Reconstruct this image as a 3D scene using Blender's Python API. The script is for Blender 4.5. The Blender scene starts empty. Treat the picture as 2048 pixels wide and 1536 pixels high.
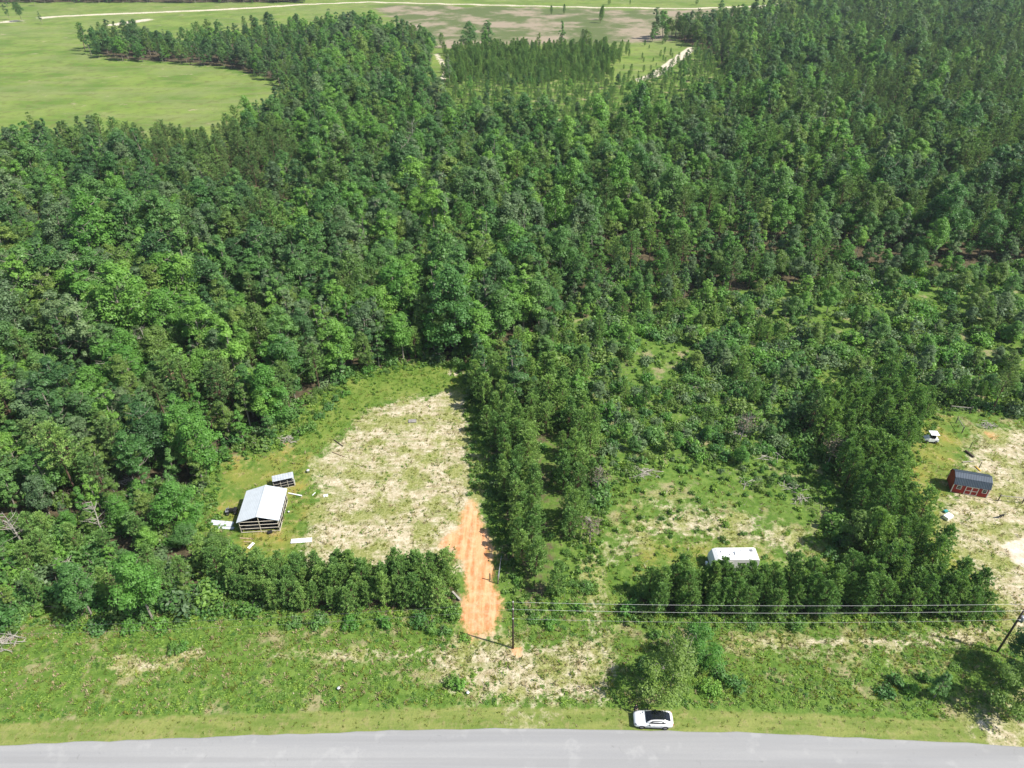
import bpy, bmesh, math, random
import numpy as np
from mathutils import Vector, Matrix, Euler

R = math.radians
scene = bpy.context.scene
C = scene.collection
rng = np.random.default_rng(7)
random.seed(7)

# ------------------------------------------------------------------ camera
CAM_H, FPX, PITCH = 80.0, 1420.0, R(35.0)
cam_data = bpy.data.cameras.new('camera')
cam = bpy.data.objects.new('camera', cam_data)
C.objects.link(cam)
cam.location = (0, 0, CAM_H)
cam.rotation_euler = (R(90) - PITCH, 0, 0)
cam_data.sensor_width = 36.0
cam_data.lens = 36.0 * FPX / 2048.0
cam_data.clip_start = 1.0
cam_data.clip_end = 6000.0
scene.camera = cam

# ------------------------------------------------------------------ light
SUN_EL = R(52.0)
sun_h = Vector((6.4, -2.2)).normalized()            # horizontal direction towards the sun
to_sun = Vector((sun_h.x * math.cos(SUN_EL), sun_h.y * math.cos(SUN_EL), math.sin(SUN_EL)))
world = bpy.data.worlds.new('World')
scene.world = world
world.use_nodes = True
wn = world.node_tree
bg = wn.nodes['Background']
sky = wn.nodes.new('ShaderNodeTexSky')
sky.sky_type = 'NISHITA'
sky.sun_disc = False
sky.sun_elevation = SUN_EL
sky.sun_rotation = math.atan2(sun_h.x, sun_h.y)
wn.links.new(sky.outputs[0], bg.inputs[0])
bg.inputs[1].default_value = 0.10
sun_data = bpy.data.lights.new('sun', 'SUN')
sun_data.energy = 4.8
sun_data.angle = R(0.5)
sun_data.color = (1.0, 0.955, 0.87)
sun = bpy.data.objects.new('sun', sun_data)
C.objects.link(sun)
sun.location = (100, -50, 200)
sun.rotation_euler = (-to_sun).to_track_quat('-Z', 'Y').to_euler()
scene.view_settings.view_transform = 'Standard'
scene.view_settings.look = 'None'
scene.view_settings.gamma = 1.0
scene.view_settings.use_curve_mapping = False
scene.view_settings.exposure = 0.62
scene.cycles.max_bounces = 6
scene.cycles.diffuse_bounces = 3
scene.cycles.transmission_bounces = 4
scene.cycles.transparent_max_bounces = 4

HAZE = 0.00011

# ------------------------------------------------------------------ pixel <-> ground
FW = np.array([0, math.cos(PITCH), -math.sin(PITCH)])
UP = np.array([0, math.sin(PITCH), math.cos(PITCH)])
def G(u, v, z=0.0):
    d = np.array([1.0, 0, 0]) * (u - 1024) / FPX + UP * (768 - v) / FPX + FW
    t = (z - CAM_H) / d[2]
    return (float(d[0] * t), float(d[1] * t))
def PX(X, Y, Z=0.0):
    zc = Z - CAM_H
    dep = Y * FW[1] + zc * FW[2]
    up = Y * UP[1] + zc * UP[2]
    dep = np.where(dep < 1.0, 1.0, dep)
    return 1024 + FPX * X / dep, 768 - FPX * up / dep
def GP(pts):
    return np.array([G(*p) for p in pts])
def inside(poly, X, Y):
    poly = np.asarray(poly, float)
    r = np.zeros(np.shape(X), bool)
    n = len(poly)
    for i in range(n):
        x0, y0 = poly[i]; x1, y1 = poly[(i + 1) % n]
        if y0 == y1: continue
        c = ((y0 > Y) != (y1 > Y)) & (X < (x1 - x0) * (Y - y0) / (y1 - y0) + x0)
        r ^= c
    return r
def sdist(poly, X, Y):
    poly = np.asarray(poly, float)
    d = np.full(np.shape(X), 1e9)
    n = len(poly)
    for i in range(n):
        a = poly[i]; b = poly[(i + 1) % n]
        ab = b - a; L = max(float(ab @ ab), 1e-9)
        t = np.clip(((X - a[0]) * ab[0] + (Y - a[1]) * ab[1]) / L, 0, 1)
        d = np.minimum(d, np.hypot(X - a[0] - t * ab[0], Y - a[1] - t * ab[1]))
    return np.where(inside(poly, X, Y), d, -d)
def linedist(pts, X, Y):
    d = np.full(np.shape(X), 1e9)
    for i in range(len(pts) - 1):
        a = pts[i]; b = pts[i + 1]; ab = b - a; L = max(float(ab @ ab), 1e-9)
        t = np.clip(((X - a[0]) * ab[0] + (Y - a[1]) * ab[1]) / L, 0, 1)
        d = np.minimum(d, np.hypot(X - a[0] - t * ab[0], Y - a[1] - t * ab[1]))
    return d

# ------------------------------------------------------------------ zones, in photo pixels of the ground
FOREST_SOUTH = [(-900, 1300), (-300, 1275), (0, 1258), (60, 1235), (90, 1205), (130, 1240), (330, 1245), (430, 1200), (480, 1200),
                (560, 1240), (925, 1228), (1020, 1215), (1150, 1215), (1230, 1232), (1290, 1238), (1990, 1238), (2400, 1260)]
O_CLEAR = [(400, 1000), (425, 930), (470, 912), (560, 890), (575, 860), (600, 830), (640, 790), (700, 758), (830, 725), (925, 733),
           (945, 770), (950, 900), (963, 1000), (972, 1060), (985, 1110), (1000, 1160), (1020, 1215), (1020, 1300), (925, 1300),
           (928, 1200), (930, 1150), (480, 1150), (405, 1090)]
O_RIGHT = [(1150, 1240), (1165, 1090), (1195, 1010), (1225, 960), (1300, 940), (1450, 960), (1560, 1000), (1640, 1050), (1700, 1110),
           (1740, 1150), (1560, 1165), (1290, 1170), (1262, 1195), (1235, 1240)]
O_SCRUB = [(1190, 960), (1210, 890), (1340, 800), (1380, 750), (1450, 755), (1480, 850), (1560, 850), (1620, 880), (1670, 960),
           (1710, 1080), (1640, 1050), (1560, 1000), (1450, 960), (1300, 940)]
O_YARD = [(1848, 838), (1905, 806), (1960, 818), (2048, 833), (2500, 850), (2600, 1400), (2000, 1262), (1975, 1230), (1930, 1215),
          (1890, 1185), (1850, 1120), (1825, 1040), (1805, 960), (1812, 900), (1835, 862)]
O_FIELD = [(-1500, 300), (-300, 288), (450, 285), (520, 250), (585, 195), (550, 165), (440, 138), (370, 130), (200, 120), (165, 100),
           (190, 90), (370, 86), (560, 72), (740, 75), (830, 90), (868, 110), (850, 180), (840, 192), (862, 192), (905, 150), (897, 104),
           (1000, 96), (1240, 98), (1270, 92), (1320, 74), (1500, 47), (1620, 22), (1700, 8), (1715, -8), (620, -8), (610, 6), (-1500, 8)]
O_YOUNG = [(1200, 162), (1290, 168), (1300, 160), (1400, 98), (1340, 76), (1270, 92), (1240, 98)]
P_YOUNG = [(892, 106), (1000, 97), (1240, 99), (1200, 162), (905, 168)]
Z_ROW_L = [(470, 1146), (930, 1150), (928, 1232), (560, 1242), (480, 1205), (440, 1170)]
Z_ROW_R = [(1262, 1168), (1560, 1164), (1740, 1148), (1960, 1218), (1990, 1240), (1262, 1240)]
Z_BLOCK_C = [(945, 790), (1110, 850), (1195, 890), (1195, 1010), (1165, 1090), (1150, 1220), (1015, 1218), (990, 1110), (965, 1000), (950, 900)]
Z_BLOCK_R = [(1640, 800), (1800, 800), (1848, 838), (1815, 900), (1805, 960), (1825, 1040), (1850, 1120), (1890, 1185), (1960, 1222),
             (1720, 1160), (1705, 1060), (1670, 960), (1620, 880)]
Z_THICK = [(945, 770), (1000, 690), (1150, 630), (1400, 600), (1700, 545), (2048, 525), (2500, 520), (2500, 850), (1905, 806), (1848, 838),
           (1800, 800), (1640, 800), (1560, 850), (1480, 850), (1450, 755), (1380, 750), (1340, 800), (1210, 890), (1110, 850)]
Z_PINE_FAR = [(1200, 162), (1400, 98), (1320, 74), (1700, 8), (1715, -20), (3500, -20), (3000, 330), (2200, 420), (1800, 300), (1500, 250), (1330, 240)]
Z_PINE_LEFT = [(230, 290), (420, 270), (620, 330), (640, 420), (520, 430), (330, 380)]
Z_STRIP = [(862, 192), (905, 168), (1200, 162), (1290, 168), (1300, 160), (1400, 98), (1440, 112), (1450, 190), (1340, 250), (1150, 300), (900, 260)]
Z_LEFT_LOW = [(-900, 800), (300, 780), (560, 860), (560, 890), (430, 930), (418, 1000), (430, 1090), (470, 1146), (440, 1170), (430, 1200), (-900, 1300)]
ROAD_EDGE = GP([(-900, 1545), (-300, 1505), (0, 1490), (250, 1480), (500, 1470), (1000, 1456), (1500, 1464), (2048, 1492), (2400, 1510), (3000, 1550)])

def forest_mask(u, v):
    fs = np.array(FOREST_SOUTH, float)
    m = v < np.interp(u, fs[:, 0], fs[:, 1])
    for o in (O_CLEAR, O_RIGHT, O_SCRUB, O_YARD, O_FIELD, O_YOUNG):
        m &= ~inside(o, u, v)
    return m

# ------------------------------------------------------------------ helpers
def tag(o, label=None, cat=None, group=None, kind=None):
    if label: o['label'] = label
    if cat: o['category'] = cat
    if group: o['group'] = group
    if kind: o['kind'] = kind
    return o
def empty(name, loc, rz=0.0, sc=1.0):
    o = bpy.data.objects.new(name, None)
    o.empty_display_size = 0.3
    o.location = loc; o.rotation_euler = (0, 0, rz); o.scale = (sc, sc, sc)
    C.objects.link(o)
    return o
def link(name, mesh, parent=None):
    o = bpy.data.objects.new(name, mesh)
    C.objects.link(o)
    if parent: o.parent = parent
    return o
class MB:
    def __init__(s): s.v = []; s.f = []; s.m = []; s.mi = 0
    def add(s, verts, faces):
        b = len(s.v); s.v += [tuple(p) for p in verts]
        for f in faces: s.f.append(tuple(i + b for i in f)); s.m.append(s.mi)
        return s
    def box(s, c, d, rot=None, taper=1.0):
        hx, hy, hz = d[0] / 2, d[1] / 2, d[2] / 2
        p = [Vector((sx * hx * (taper if sz > 0 else 1), sy * hy * (taper if sz > 0 else 1), sz * hz)) for sz in (-1, 1) for sy in (-1, 1) for sx in (-1, 1)]
        if rot is not None:
            M = Euler(rot).to_matrix(); p = [M @ q for q in p]
        c = Vector(c)
        return s.add([q + c for q in p], [(0, 2, 3, 1), (4, 5, 7, 6), (0, 1, 5, 4), (2, 6, 7, 3), (0, 4, 6, 2), (1, 3, 7, 5)])
    def tube(s, pts, rads, n=6, cap=True):
        pts = [Vector(p) for p in pts]
        if not hasattr(rads, '__len__'): rads = [rads] * len(pts)
        rings = []; b = []
        ref = Vector((0.31, 0.17, 0.93))
        for i, p in enumerate(pts):
            t = (pts[min(i + 1, len(pts) - 1)] - pts[max(i - 1, 0)]).normalized()
            r = ref if abs(t.dot(ref)) < 0.9 else Vector((1, 0.1, 0))
            a = t.cross(r).normalized(); c = t.cross(a)
            b += [p + (a * math.cos(2 * math.pi * k / n) + c * math.sin(2 * math.pi * k / n)) * rads[i] for k in range(n)]
        f = []
        for i in range(len(pts) - 1):
            for k in range(n):
                f.append((i * n + k, i * n + (k + 1) % n, (i + 1) * n + (k + 1) % n, (i + 1) * n + k))
        if cap:
            f.append(tuple(range(n - 1, -1, -1))); f.append(tuple((len(pts) - 1) * n + k for k in range(n)))
        return s.add(b, f)
    def loft(s, rings, close=False, caps=True):
        n = len(rings[0]); v = [p for r in rings for p in r]; f = []
        for i in range(len(rings) - 1):
            for k in range(n if close else n - 1):
                f.append((i * n + k, i * n + (k + 1) % n, (i + 1) * n + (k + 1) % n, (i + 1) * n + k))
        if caps:
            f.append(tuple(range(n - 1, -1, -1))); f.append(tuple((len(rings) - 1) * n + k for k in range(n)))
        return s.add(v, f)
    def mesh(s, name, mats, smooth=False):
        me = bpy.data.meshes.new(name)
        me.from_pydata(s.v, [], s.f)
        for m in (mats if isinstance(mats, (list, tuple)) else [mats]): me.materials.append(m)
        me.polygons.foreach_set('material_index', s.m)
        if smooth: me.polygons.foreach_set('use_smooth', [True] * len(s.f))
        me.update()
        return me
    def obj(s, name, mats, parent=None, smooth=False):
        return link(name, s.mesh(name, mats, smooth), parent)

# ------------------------------------------------------------------ materials
class NT:
    def __init__(s, name):
        s.m = bpy.data.materials.new(name); s.m.use_nodes = True
        s.t = s.m.node_tree; s.t.nodes.clear()
        s.out = s.t.nodes.new('ShaderNodeOutputMaterial')
    def n(s, typ, **kw):
        nd = s.t.nodes.new(typ)
        for k, v in kw.items(): setattr(nd, k, v)
        return nd
    def set(s, sock, val):
        if isinstance(val, bpy.types.NodeSocket): s.t.links.new(val, sock)
        elif hasattr(val, '__len__') and len(val) == 3 and len(sock.default_value) == 4: sock.default_value = (*val, 1)
        else: sock.default_value = val
    def math(s, op, a, b=0.0, c=None, clamp=False):
        nd = s.n('ShaderNodeMath', operation=op, use_clamp=clamp)
        s.set(nd.inputs[0], a); s.set(nd.inputs[1], b)
        if c is not None: s.set(nd.inputs[2], c)
        return nd.outputs[0]
    def mix(s, f, a, b, mode='MIX'):
        nd = s.n('ShaderNodeMix', data_type='RGBA', blend_type=mode)
        s.set(nd.inputs[0], f); s.set(nd.inputs[6], a); s.set(nd.inputs[7], b)
        return nd.outputs[2]
    def ss(s, x, lo, hi, to0=0.0, to1=1.0):
        nd = s.n('ShaderNodeMapRange', interpolation_type='SMOOTHSTEP')
        s.set(nd.inputs[0], x); nd.inputs[1].default_value = lo; nd.inputs[2].default_value = hi
        nd.inputs[3].default_value = to0; nd.inputs[4].default_value = to1
        return nd.outputs[0]
    def noise(s, vec, scale, detail=4.0, rough=0.55, dist=0.0):
        nd = s.n('ShaderNodeTexNoise'); s.set(nd.inputs['Vector'], vec)
        nd.inputs['Scale'].default_value = scale; nd.inputs['Detail'].default_value = detail
        nd.inputs['Roughness'].default_value = rough; nd.inputs['Distortion'].default_value = dist
        return nd.outputs[0]
    def bsdf(s, col, rough=0.7, metal=0.0, spec=0.3, bump=None, bstr=0.3, bdist=0.1):
        p = s.n('ShaderNodeBsdfPrincipled')
        s.set(p.inputs['Base Color'], col); s.set(p.inputs['Roughness'], rough)
        p.inputs['Metallic'].default_value = metal; p.inputs['Specular IOR Level'].default_value = spec
        if bump is not None:
            b = s.n('ShaderNodeBump'); s.set(b.inputs['Height'], bump)
            b.inputs['Strength'].default_value = bstr; b.inputs['Distance'].default_value = bdist
            s.t.links.new(b.outputs[0], p.inputs['Normal'])
        s.t.links.new(p.outputs[0], s.out.inputs[0])
        return p

def plain(name, col, rough=0.6, metal=0.0, spec=0.3, var=0.25, scale=3.0, dirt=None):
    k = NT(name); co = k.n('ShaderNodeTexCoord').outputs['Object']
    nz = k.noise(co, scale, 5)
    c = k.mix(k.ss(nz, 0.3, 0.7), [x * (1 - var) for x in col], [min(1, x * (1 + var * 0.6)) for x in col])
    if dirt: c = k.mix(k.ss(k.noise(co, scale * 0.6, 6, 0.7), 0.55, 0.75), c, dirt)
    k.bsdf(c, rough, metal, spec)
    return k.m

def leaf_mat(name, dark, light, transl=0.40, jitter=0.20):
    k = NT(name)
    at = k.n('ShaderNodeAttribute', attribute_name='var')
    oi = k.n('ShaderNodeObjectInfo')
    c = k.mix(at.outputs['Fac'], dark, light)
    val = k.math('ADD', k.math('MULTIPLY', oi.outputs['Random'], jitter * 2), 1 - jitter)
    hs = k.n('ShaderNodeHueSaturation')
    k.set(hs.inputs['Hue'], k.math('ADD', k.math('MULTIPLY', oi.outputs['Random'], -0.03), 0.515))
    k.set(hs.inputs['Value'], val); k.set(hs.inputs['Color'], c)
    c = hs.outputs[0]
    p = k.n('ShaderNodeBsdfPrincipled'); k.set(p.inputs['Base Color'], c)
    p.inputs['Roughness'].default_value = 0.5; p.inputs['Specular IOR Level'].default_value = 0.4
    t = k.n('ShaderNodeBsdfTranslucent'); k.set(t.inputs[0], k.mix(1.0, c, (1.25, 1.3, 0.6), 'MULTIPLY'))
    ms = k.n('ShaderNodeMixShader'); ms.inputs[0].default_value = transl
    k.t.links.new(p.outputs[0], ms.inputs[1]); k.t.links.new(t.outputs[0], ms.inputs[2])
    k.t.links.new(ms.outputs[0], k.out.inputs[0])
    return k.m

M = {}
M['leaf_bright'] = leaf_mat('leaf_bright', (0.104, 0.235, 0.036), (0.201, 0.407, 0.075))
M['leaf_mid'] = leaf_mat('leaf_mid', (0.075, 0.174, 0.041), (0.151, 0.315, 0.081))
M['leaf_dark'] = leaf_mat('leaf_dark', (0.057, 0.129, 0.039), (0.115, 0.239, 0.073))
M['leaf_olive'] = leaf_mat('leaf_olive', (0.097, 0.172, 0.034), (0.202, 0.317, 0.070))
M['leaf_grey'] = leaf_mat('leaf_grey', (0.090, 0.160, 0.066), (0.202, 0.303, 0.135))
M['pine_dark'] = leaf_mat('pine_dark', (0.089, 0.164, 0.048), (0.204, 0.332, 0.100), 0.25)
M['pine_mid'] = leaf_mat('pine_mid', (0.114, 0.221, 0.056), (0.253, 0.419, 0.108), 0.25)
M['pine_young'] = leaf_mat('pine_young', (0.120, 0.237, 0.056), (0.280, 0.451, 0.122), 0.28)
M['pine_dead'] = leaf_mat('pine_dead', (0.130, 0.105, 0.070), (0.230, 0.190, 0.130), 0.15)
M['weed'] = leaf_mat('weed', (0.133, 0.251, 0.036), (0.284, 0.437, 0.075))
M['weed_dark'] = leaf_mat('weed_dark', (0.095, 0.201, 0.039), (0.188, 0.348, 0.069))
M['grass'] = leaf_mat('grass', (0.168, 0.202, 0.036), (0.318, 0.330, 0.080))
M['straw'] = leaf_mat('straw', (0.280, 0.230, 0.115), (0.480, 0.410, 0.245), 0.2, 0.15)
M['twig'] = leaf_mat('twig', (0.150, 0.120, 0.095), (0.320, 0.270, 0.220), 0.1, 0.15)
M['bark'] = plain('bark', (0.27, 0.235, 0.195), 0.9, var=0.4, scale=6)
M['bark_pine'] = plain('bark_pine', (0.15, 0.095, 0.065), 0.9, var=0.4, scale=6)
M['bark_dead'] = plain('bark_dead', (0.36, 0.33, 0.285), 0.85, var=0.3, scale=5)
M['pole_wood'] = plain('pole_wood', (0.085, 0.065, 0.048), 0.85, var=0.35, scale=2)
M['post_wood'] = plain('post_wood', (0.13, 0.11, 0.09), 0.85, var=0.35, scale=5)
M['rail_wood'] = plain('rail_wood', (0.30, 0.27, 0.23), 0.85, var=0.3, scale=5)
M['plank'] = plain('plank', (0.42, 0.32, 0.2), 0.8, var=0.3, scale=5)
M['metal_roof'] = plain('metal_roof', (0.54, 0.58, 0.61), 0.45, 0.0, 0.5, 0.05, 1.2)
M['metal_sheet'] = plain('metal_sheet', (0.55, 0.58, 0.60), 0.4, 0.3, 0.5, 0.15, 1.5, (0.42, 0.36, 0.29))
M['tube_steel'] = plain('tube_steel', (0.64, 0.58, 0.49), 0.6, 0.0, 0.4, 0.15, 4)
M['white_paint'] = plain('white_paint', (0.80, 0.80, 0.80), 0.35, 0.0, 0.5, 0.05, 2)
M['rv_white'] = plain('rv_white', (0.80, 0.80, 0.78), 0.4, 0.0, 0.4, 0.06, 1.0, (0.62, 0.60, 0.56))
M['car_white'] = plain('car_white', (0.80, 0.80, 0.80), 0.18, 0.0, 0.6, 0.02, 1.0)
M['black_glass'] = plain('black_glass', (0.012, 0.014, 0.018), 0.06, 0.0, 0.5, 0.1, 1)
M['black_plastic'] = plain('black_plastic', (0.02, 0.02, 0.022), 0.55, 0.0, 0.3, 0.3, 5)
M['rubber'] = plain('rubber', (0.018, 0.018, 0.019), 0.85, 0.0, 0.2, 0.3, 6)
M['rim'] = plain('rim', (0.30, 0.30, 0.31), 0.35, 0.7, 0.5, 0.2, 5)
M['lamp_red'] = plain('lamp_red', (0.35, 0.02, 0.02), 0.2)
M['lamp_clear'] = plain('lamp_clear', (0.10, 0.11, 0.12), 0.1, 0.3, 0.5)
M['barn_red'] = plain('barn_red', (0.34, 0.038, 0.030), 0.7, 0.0, 0.25, 0.2, 2)
M['shed_roof'] = plain('shed_roof', (0.075, 0.095, 0.12), 0.33, 0.35, 0.5, 0.1, 1)
M['trim'] = plain('trim', (0.72, 0.68, 0.64), 0.6, 0.0, 0.3, 0.1, 4)
M['yellow'] = plain('yellow', (0.62, 0.40, 0.06), 0.6)
M['teal'] = plain('teal', (0.05, 0.30, 0.28), 0.5)
M['wire'] = plain('wire', (0.62, 0.62, 0.60), 0.6, 0.0, 0.5, 0.05)
M['grey_metal'] = plain('grey_metal', (0.33, 0.34, 0.35), 0.45, 0.4, 0.5)
M['grey_wood'] = plain('grey_wood', (0.27, 0.25, 0.23), 0.85, var=0.3, scale=4)
M['black_cloth'] = plain('black_cloth', (0.022, 0.023, 0.028), 0.9, 0.0, 0.1)
M['skin'] = plain('skin', (0.45, 0.27, 0.19), 0.6)
M['hair'] = plain('hair', (0.02, 0.014, 0.01), 0.7)
M['fur'] = plain('fur', (0.018, 0.016, 0.015), 0.85)

def ground_material():
    k = NT('ground_cover')
    geo = k.n('ShaderNodeNewGeometry'); pos = geo.outputs['Position']
    def attr(nm):
        a = k.n('ShaderNodeAttribute', attribute_name=nm)
        sp = k.n('ShaderNodeSeparateColor'); k.t.links.new(a.outputs['Color'], sp.inputs[0])
        return sp.outputs
    A, B, Dz = attr('zone_a'), attr('zone_b'), attr('zone_c')
    n_big = k.noise(pos, 0.045, 4, 0.6)
    n_mid = k.noise(pos, 0.22, 6, 0.62)
    n_sm = k.noise(pos, 0.9, 6, 0.65)
    n_fine = k.noise(pos, 3.2, 4, 0.7)
    mp = k.n('ShaderNodeMapping'); k.t.links.new(pos, mp.inputs[0]); mp.inputs['Scale'].default_value = (0.16, 1.0, 1.0)
    n_str = k.noise(mp.outputs[0], 0.8, 5, 0.6)
    mp2 = k.n('ShaderNodeMapping'); k.t.links.new(pos, mp2.inputs[0]); mp2.inputs['Scale'].default_value = (1.0, 0.10, 1.0)
    mp2.inputs['Rotation'].default_value = (0, 0, R(4))
    n_trk = k.noise(mp2.outputs[0], 1.5, 4, 0.6)
    # mixed weeds and grass
    weed = k.mix(k.ss(n_sm, 0.35, 0.68), (0.075, 0.145, 0.022), (0.150, 0.225, 0.046))
    weed = k.mix(k.ss(n_mid, 0.53, 0.66, 0, 0.8), weed, (0.34, 0.285, 0.165))
    weed = k.mix(k.ss(n_fine, 0.56, 0.70, 0, 0.55), weed, (0.045, 0.075, 0.015))
    n_edge = k.math('ADD', k.math('MULTIPLY', n_mid, 0.5), k.math('ADD', k.math('MULTIPLY', n_sm, 0.32), k.math('MULTIPLY', n_fine, 0.18)))
    def layer(base, mask, col, wob=2.2, n=None, lo=0.36, hi=0.64):
        n = n_edge if n is None else n
        f = k.ss(k.math('ADD', mask, k.math('MULTIPLY', k.math('SUBTRACT', n, 0.5), k.math('MULTIPLY', wob, k.math('MULTIPLY', k.math('GREATER_THAN', mask, 0.02), 1.0)))), lo, hi)
        return k.mix(f, base, col)
    # forest floor
    floor = k.mix(k.ss(n_sm, 0.35, 0.65), (0.052, 0.044, 0.024), (0.12, 0.095, 0.058))
    col = layer(weed, B[1], floor)
    # mown lawn along the road
    lawn = k.mix(k.ss(n_str, 0.35, 0.65), (0.135, 0.190, 0.040), (0.220, 0.245, 0.070))
    lawn = k.mix(k.ss(n_sm, 0.48, 0.72, 0, 0.6), lawn, (0.31, 0.255, 0.125))
    lawn = k.mix(k.ss(n_fine, 0.52, 0.68, 0, 0.5), lawn, (0.085, 0.125, 0.028))
    col = layer(col, B[0], lawn, 1.4)
    # lush grass
    lush = k.mix(k.ss(n_mid, 0.35, 0.65), (0.105, 0.175, 0.028), (0.185, 0.230, 0.052))
    lush = k.mix(k.ss(n_fine, 0.55, 0.7, 0, 0.6), lush, (0.05, 0.105, 0.016))
    col = layer(col, A[2], lush, 2.0)
    # yellowing grass
    yel = k.mix(k.ss(n_mid, 0.35, 0.62), (0.125, 0.185, 0.034), (0.215, 0.230, 0.050))
    yel = k.mix(k.ss(n_mid, 0.56, 0.68, 0, 0.75), yel, (0.30, 0.215, 0.055))
    yel = k.mix(k.ss(n_sm, 0.52, 0.70, 0, 0.8), yel, (0.37, 0.29, 0.135))
    yel = k.mix(k.ss(n_fine, 0.56, 0.7, 0, 0.5), yel, (0.09, 0.12, 0.02))
    col = layer(col, B[2], yel, 2.2)
    # sandy ground with straw and thin tufts
    sand = k.mix(k.ss(n_sm, 0.32, 0.66), (0.33, 0.275, 0.155), (0.58, 0.505, 0.375))
    sand = k.mix(k.ss(n_mid, 0.44, 0.60, 0, 0.82), sand, (0.230, 0.255, 0.060))
    sand = k.mix(k.ss(n_str, 0.50, 0.66, 0, 0.6), sand, (0.19, 0.215, 0.062))
    sand = k.mix(k.ss(k.math('ADD', n_fine, k.math('MULTIPLY', n_mid, 0.35)), 0.66, 0.84, 0, 0.85), sand, (0.13, 0.155, 0.038))
    sand = k.mix(k.ss(n_fine, 0.30, 0.44, 0.45, 0.0), sand, (0.70, 0.62, 0.47))
    col = layer(col, A[0], sand, 3.0)
    # red clay
    clay = k.mix(k.ss(n_trk, 0.35, 0.65), (0.53, 0.210, 0.088), (0.68, 0.375, 0.190))
    clay = k.mix(k.ss(n_sm, 0.42, 0.68, 0, 0.6), clay, (0.66, 0.45, 0.27))
    col = layer(col, A[1], clay, 1.6)
    # far pasture
    fld = k.mix(k.ss(n_big, 0.35, 0.62), (0.105, 0.180, 0.030), (0.185, 0.250, 0.054))
    fld = k.mix(k.ss(k.noise(mp.outputs[0], 0.12, 5, 0.65), 0.45, 0.65, 0, 0.6), fld, (0.215, 0.225, 0.095))
    fld = k.mix(k.ss(n_mid, 0.48, 0.66, 0, 0.75), fld, (0.130, 0.150, 0.045))
    fld = k.mix(k.ss(k.noise(pos, 0.018, 7, 0.7), 0.50, 0.62, 0, 0.6), fld, (0.190, 0.230, 0.080))
    fld = k.mix(k.ss(k.noise(pos, 0.07, 7, 0.7), 0.60, 0.70, 0, 0.85), fld, (0.36, 0.31, 0.19))
    col = layer(col, Dz[0], fld, 0.6)
    brn = k.mix(k.ss(k.noise(pos, 0.028, 8, 0.68), 0.44, 0.60), (0.105, 0.135, 0.048), (0.30, 0.245, 0.175))
    col = layer(col, Dz[1], brn, 1.6, n_big)
    # white sand
    ws = k.mix(k.ss(n_sm, 0.3, 0.7), (0.46, 0.38, 0.27), (0.66, 0.60, 0.49))
    col = layer(col, Dz[2], ws, 1.6)
    k.bsdf(col, 0.95, 0, 0.1, k.math('ADD', n_sm, k.math('MULTIPLY', n_fine, 0.5)), 0.6, 0.25)
    return k.m

# ------------------------------------------------------------------ ground
def axis(segs):
    a = []
    for x0, x1, st in segs: a += list(np.arange(x0, x1, st))
    a.append(segs[-1][1]); return np.array(a)
gx = axis([(-2500, -700, 300), (-700, -300, 16), (-300, -130, 5), (-130, 130, 1.0), (130, 300, 5), (300, 700, 16), (700, 2500, 300)])
gy = axis([(-400, 20, 60), (20, 135, 1.0), (135, 260, 2.5), (260, 760, 5.0), (760, 1600, 60), (1600, 5000, 400)])
GX, GY = np.meshgrid(gx, gy)
X, Y = GX.ravel(), GY.ravel()
def vnoise(x, y, s, seed=0):
    r = np.random.default_rng(seed); T = r.random((64, 64))
    x = x / s; y = y / s; xi = np.floor(x).astype(int); yi = np.floor(y).astype(int); fx = x - xi; fy = y - yi
    fx = fx * fx * (3 - 2 * fx); fy = fy * fy * (3 - 2 * fy)
    g = lambda a, b: T[a % 64, b % 64]
    return (g(xi, yi) * (1 - fx) + g(xi + 1, yi) * fx) * (1 - fy) + (g(xi, yi + 1) * (1 - fx) + g(xi + 1, yi + 1) * fx) * fy
def soft(poly, w=1.2):
    return np.clip(0.5 + sdist(GP(poly), X, Y) / (3.2 * w), 0, 1)
def blob(u, v, r, w=None):
    c = G(u, v); w = w or r * 0.6
    return np.clip(0.5 + (r - np.hypot(X - c[0], (Y - c[1]) * 1.2)) / (2 * w), 0, 1)
def mx(*a):
    r = a[0]
    for b in a[1:]: r = np.maximum(r, b)
    return r
U, V = PX(X, Y)
infr = (Y > 20)
SAND_MAIN = [(690, 862), (740, 812), (880, 785), (935, 795), (945, 900), (955, 960), (975, 1080), (985, 1110), (930, 1150), (590, 1150), (600, 1090), (640, 1000), (620, 930)]
CLAY = [(935, 1000), (956, 1015), (964, 1055), (978, 1090), (986, 1120), (985, 1160), (1002, 1200), (1005, 1225), (990, 1245), (985, 1272), (935, 1272),
        (925, 1240), (935, 1190), (928, 1130), (915, 1098), (878, 1092), (890, 1066), (925, 1050)]
LUSH = [(585, 880), (600, 830), (640, 790), (700, 758), (830, 725), (930, 733), (938, 785), (880, 790), (760, 808), (690, 850), (660, 890), (600, 900)]
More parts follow.
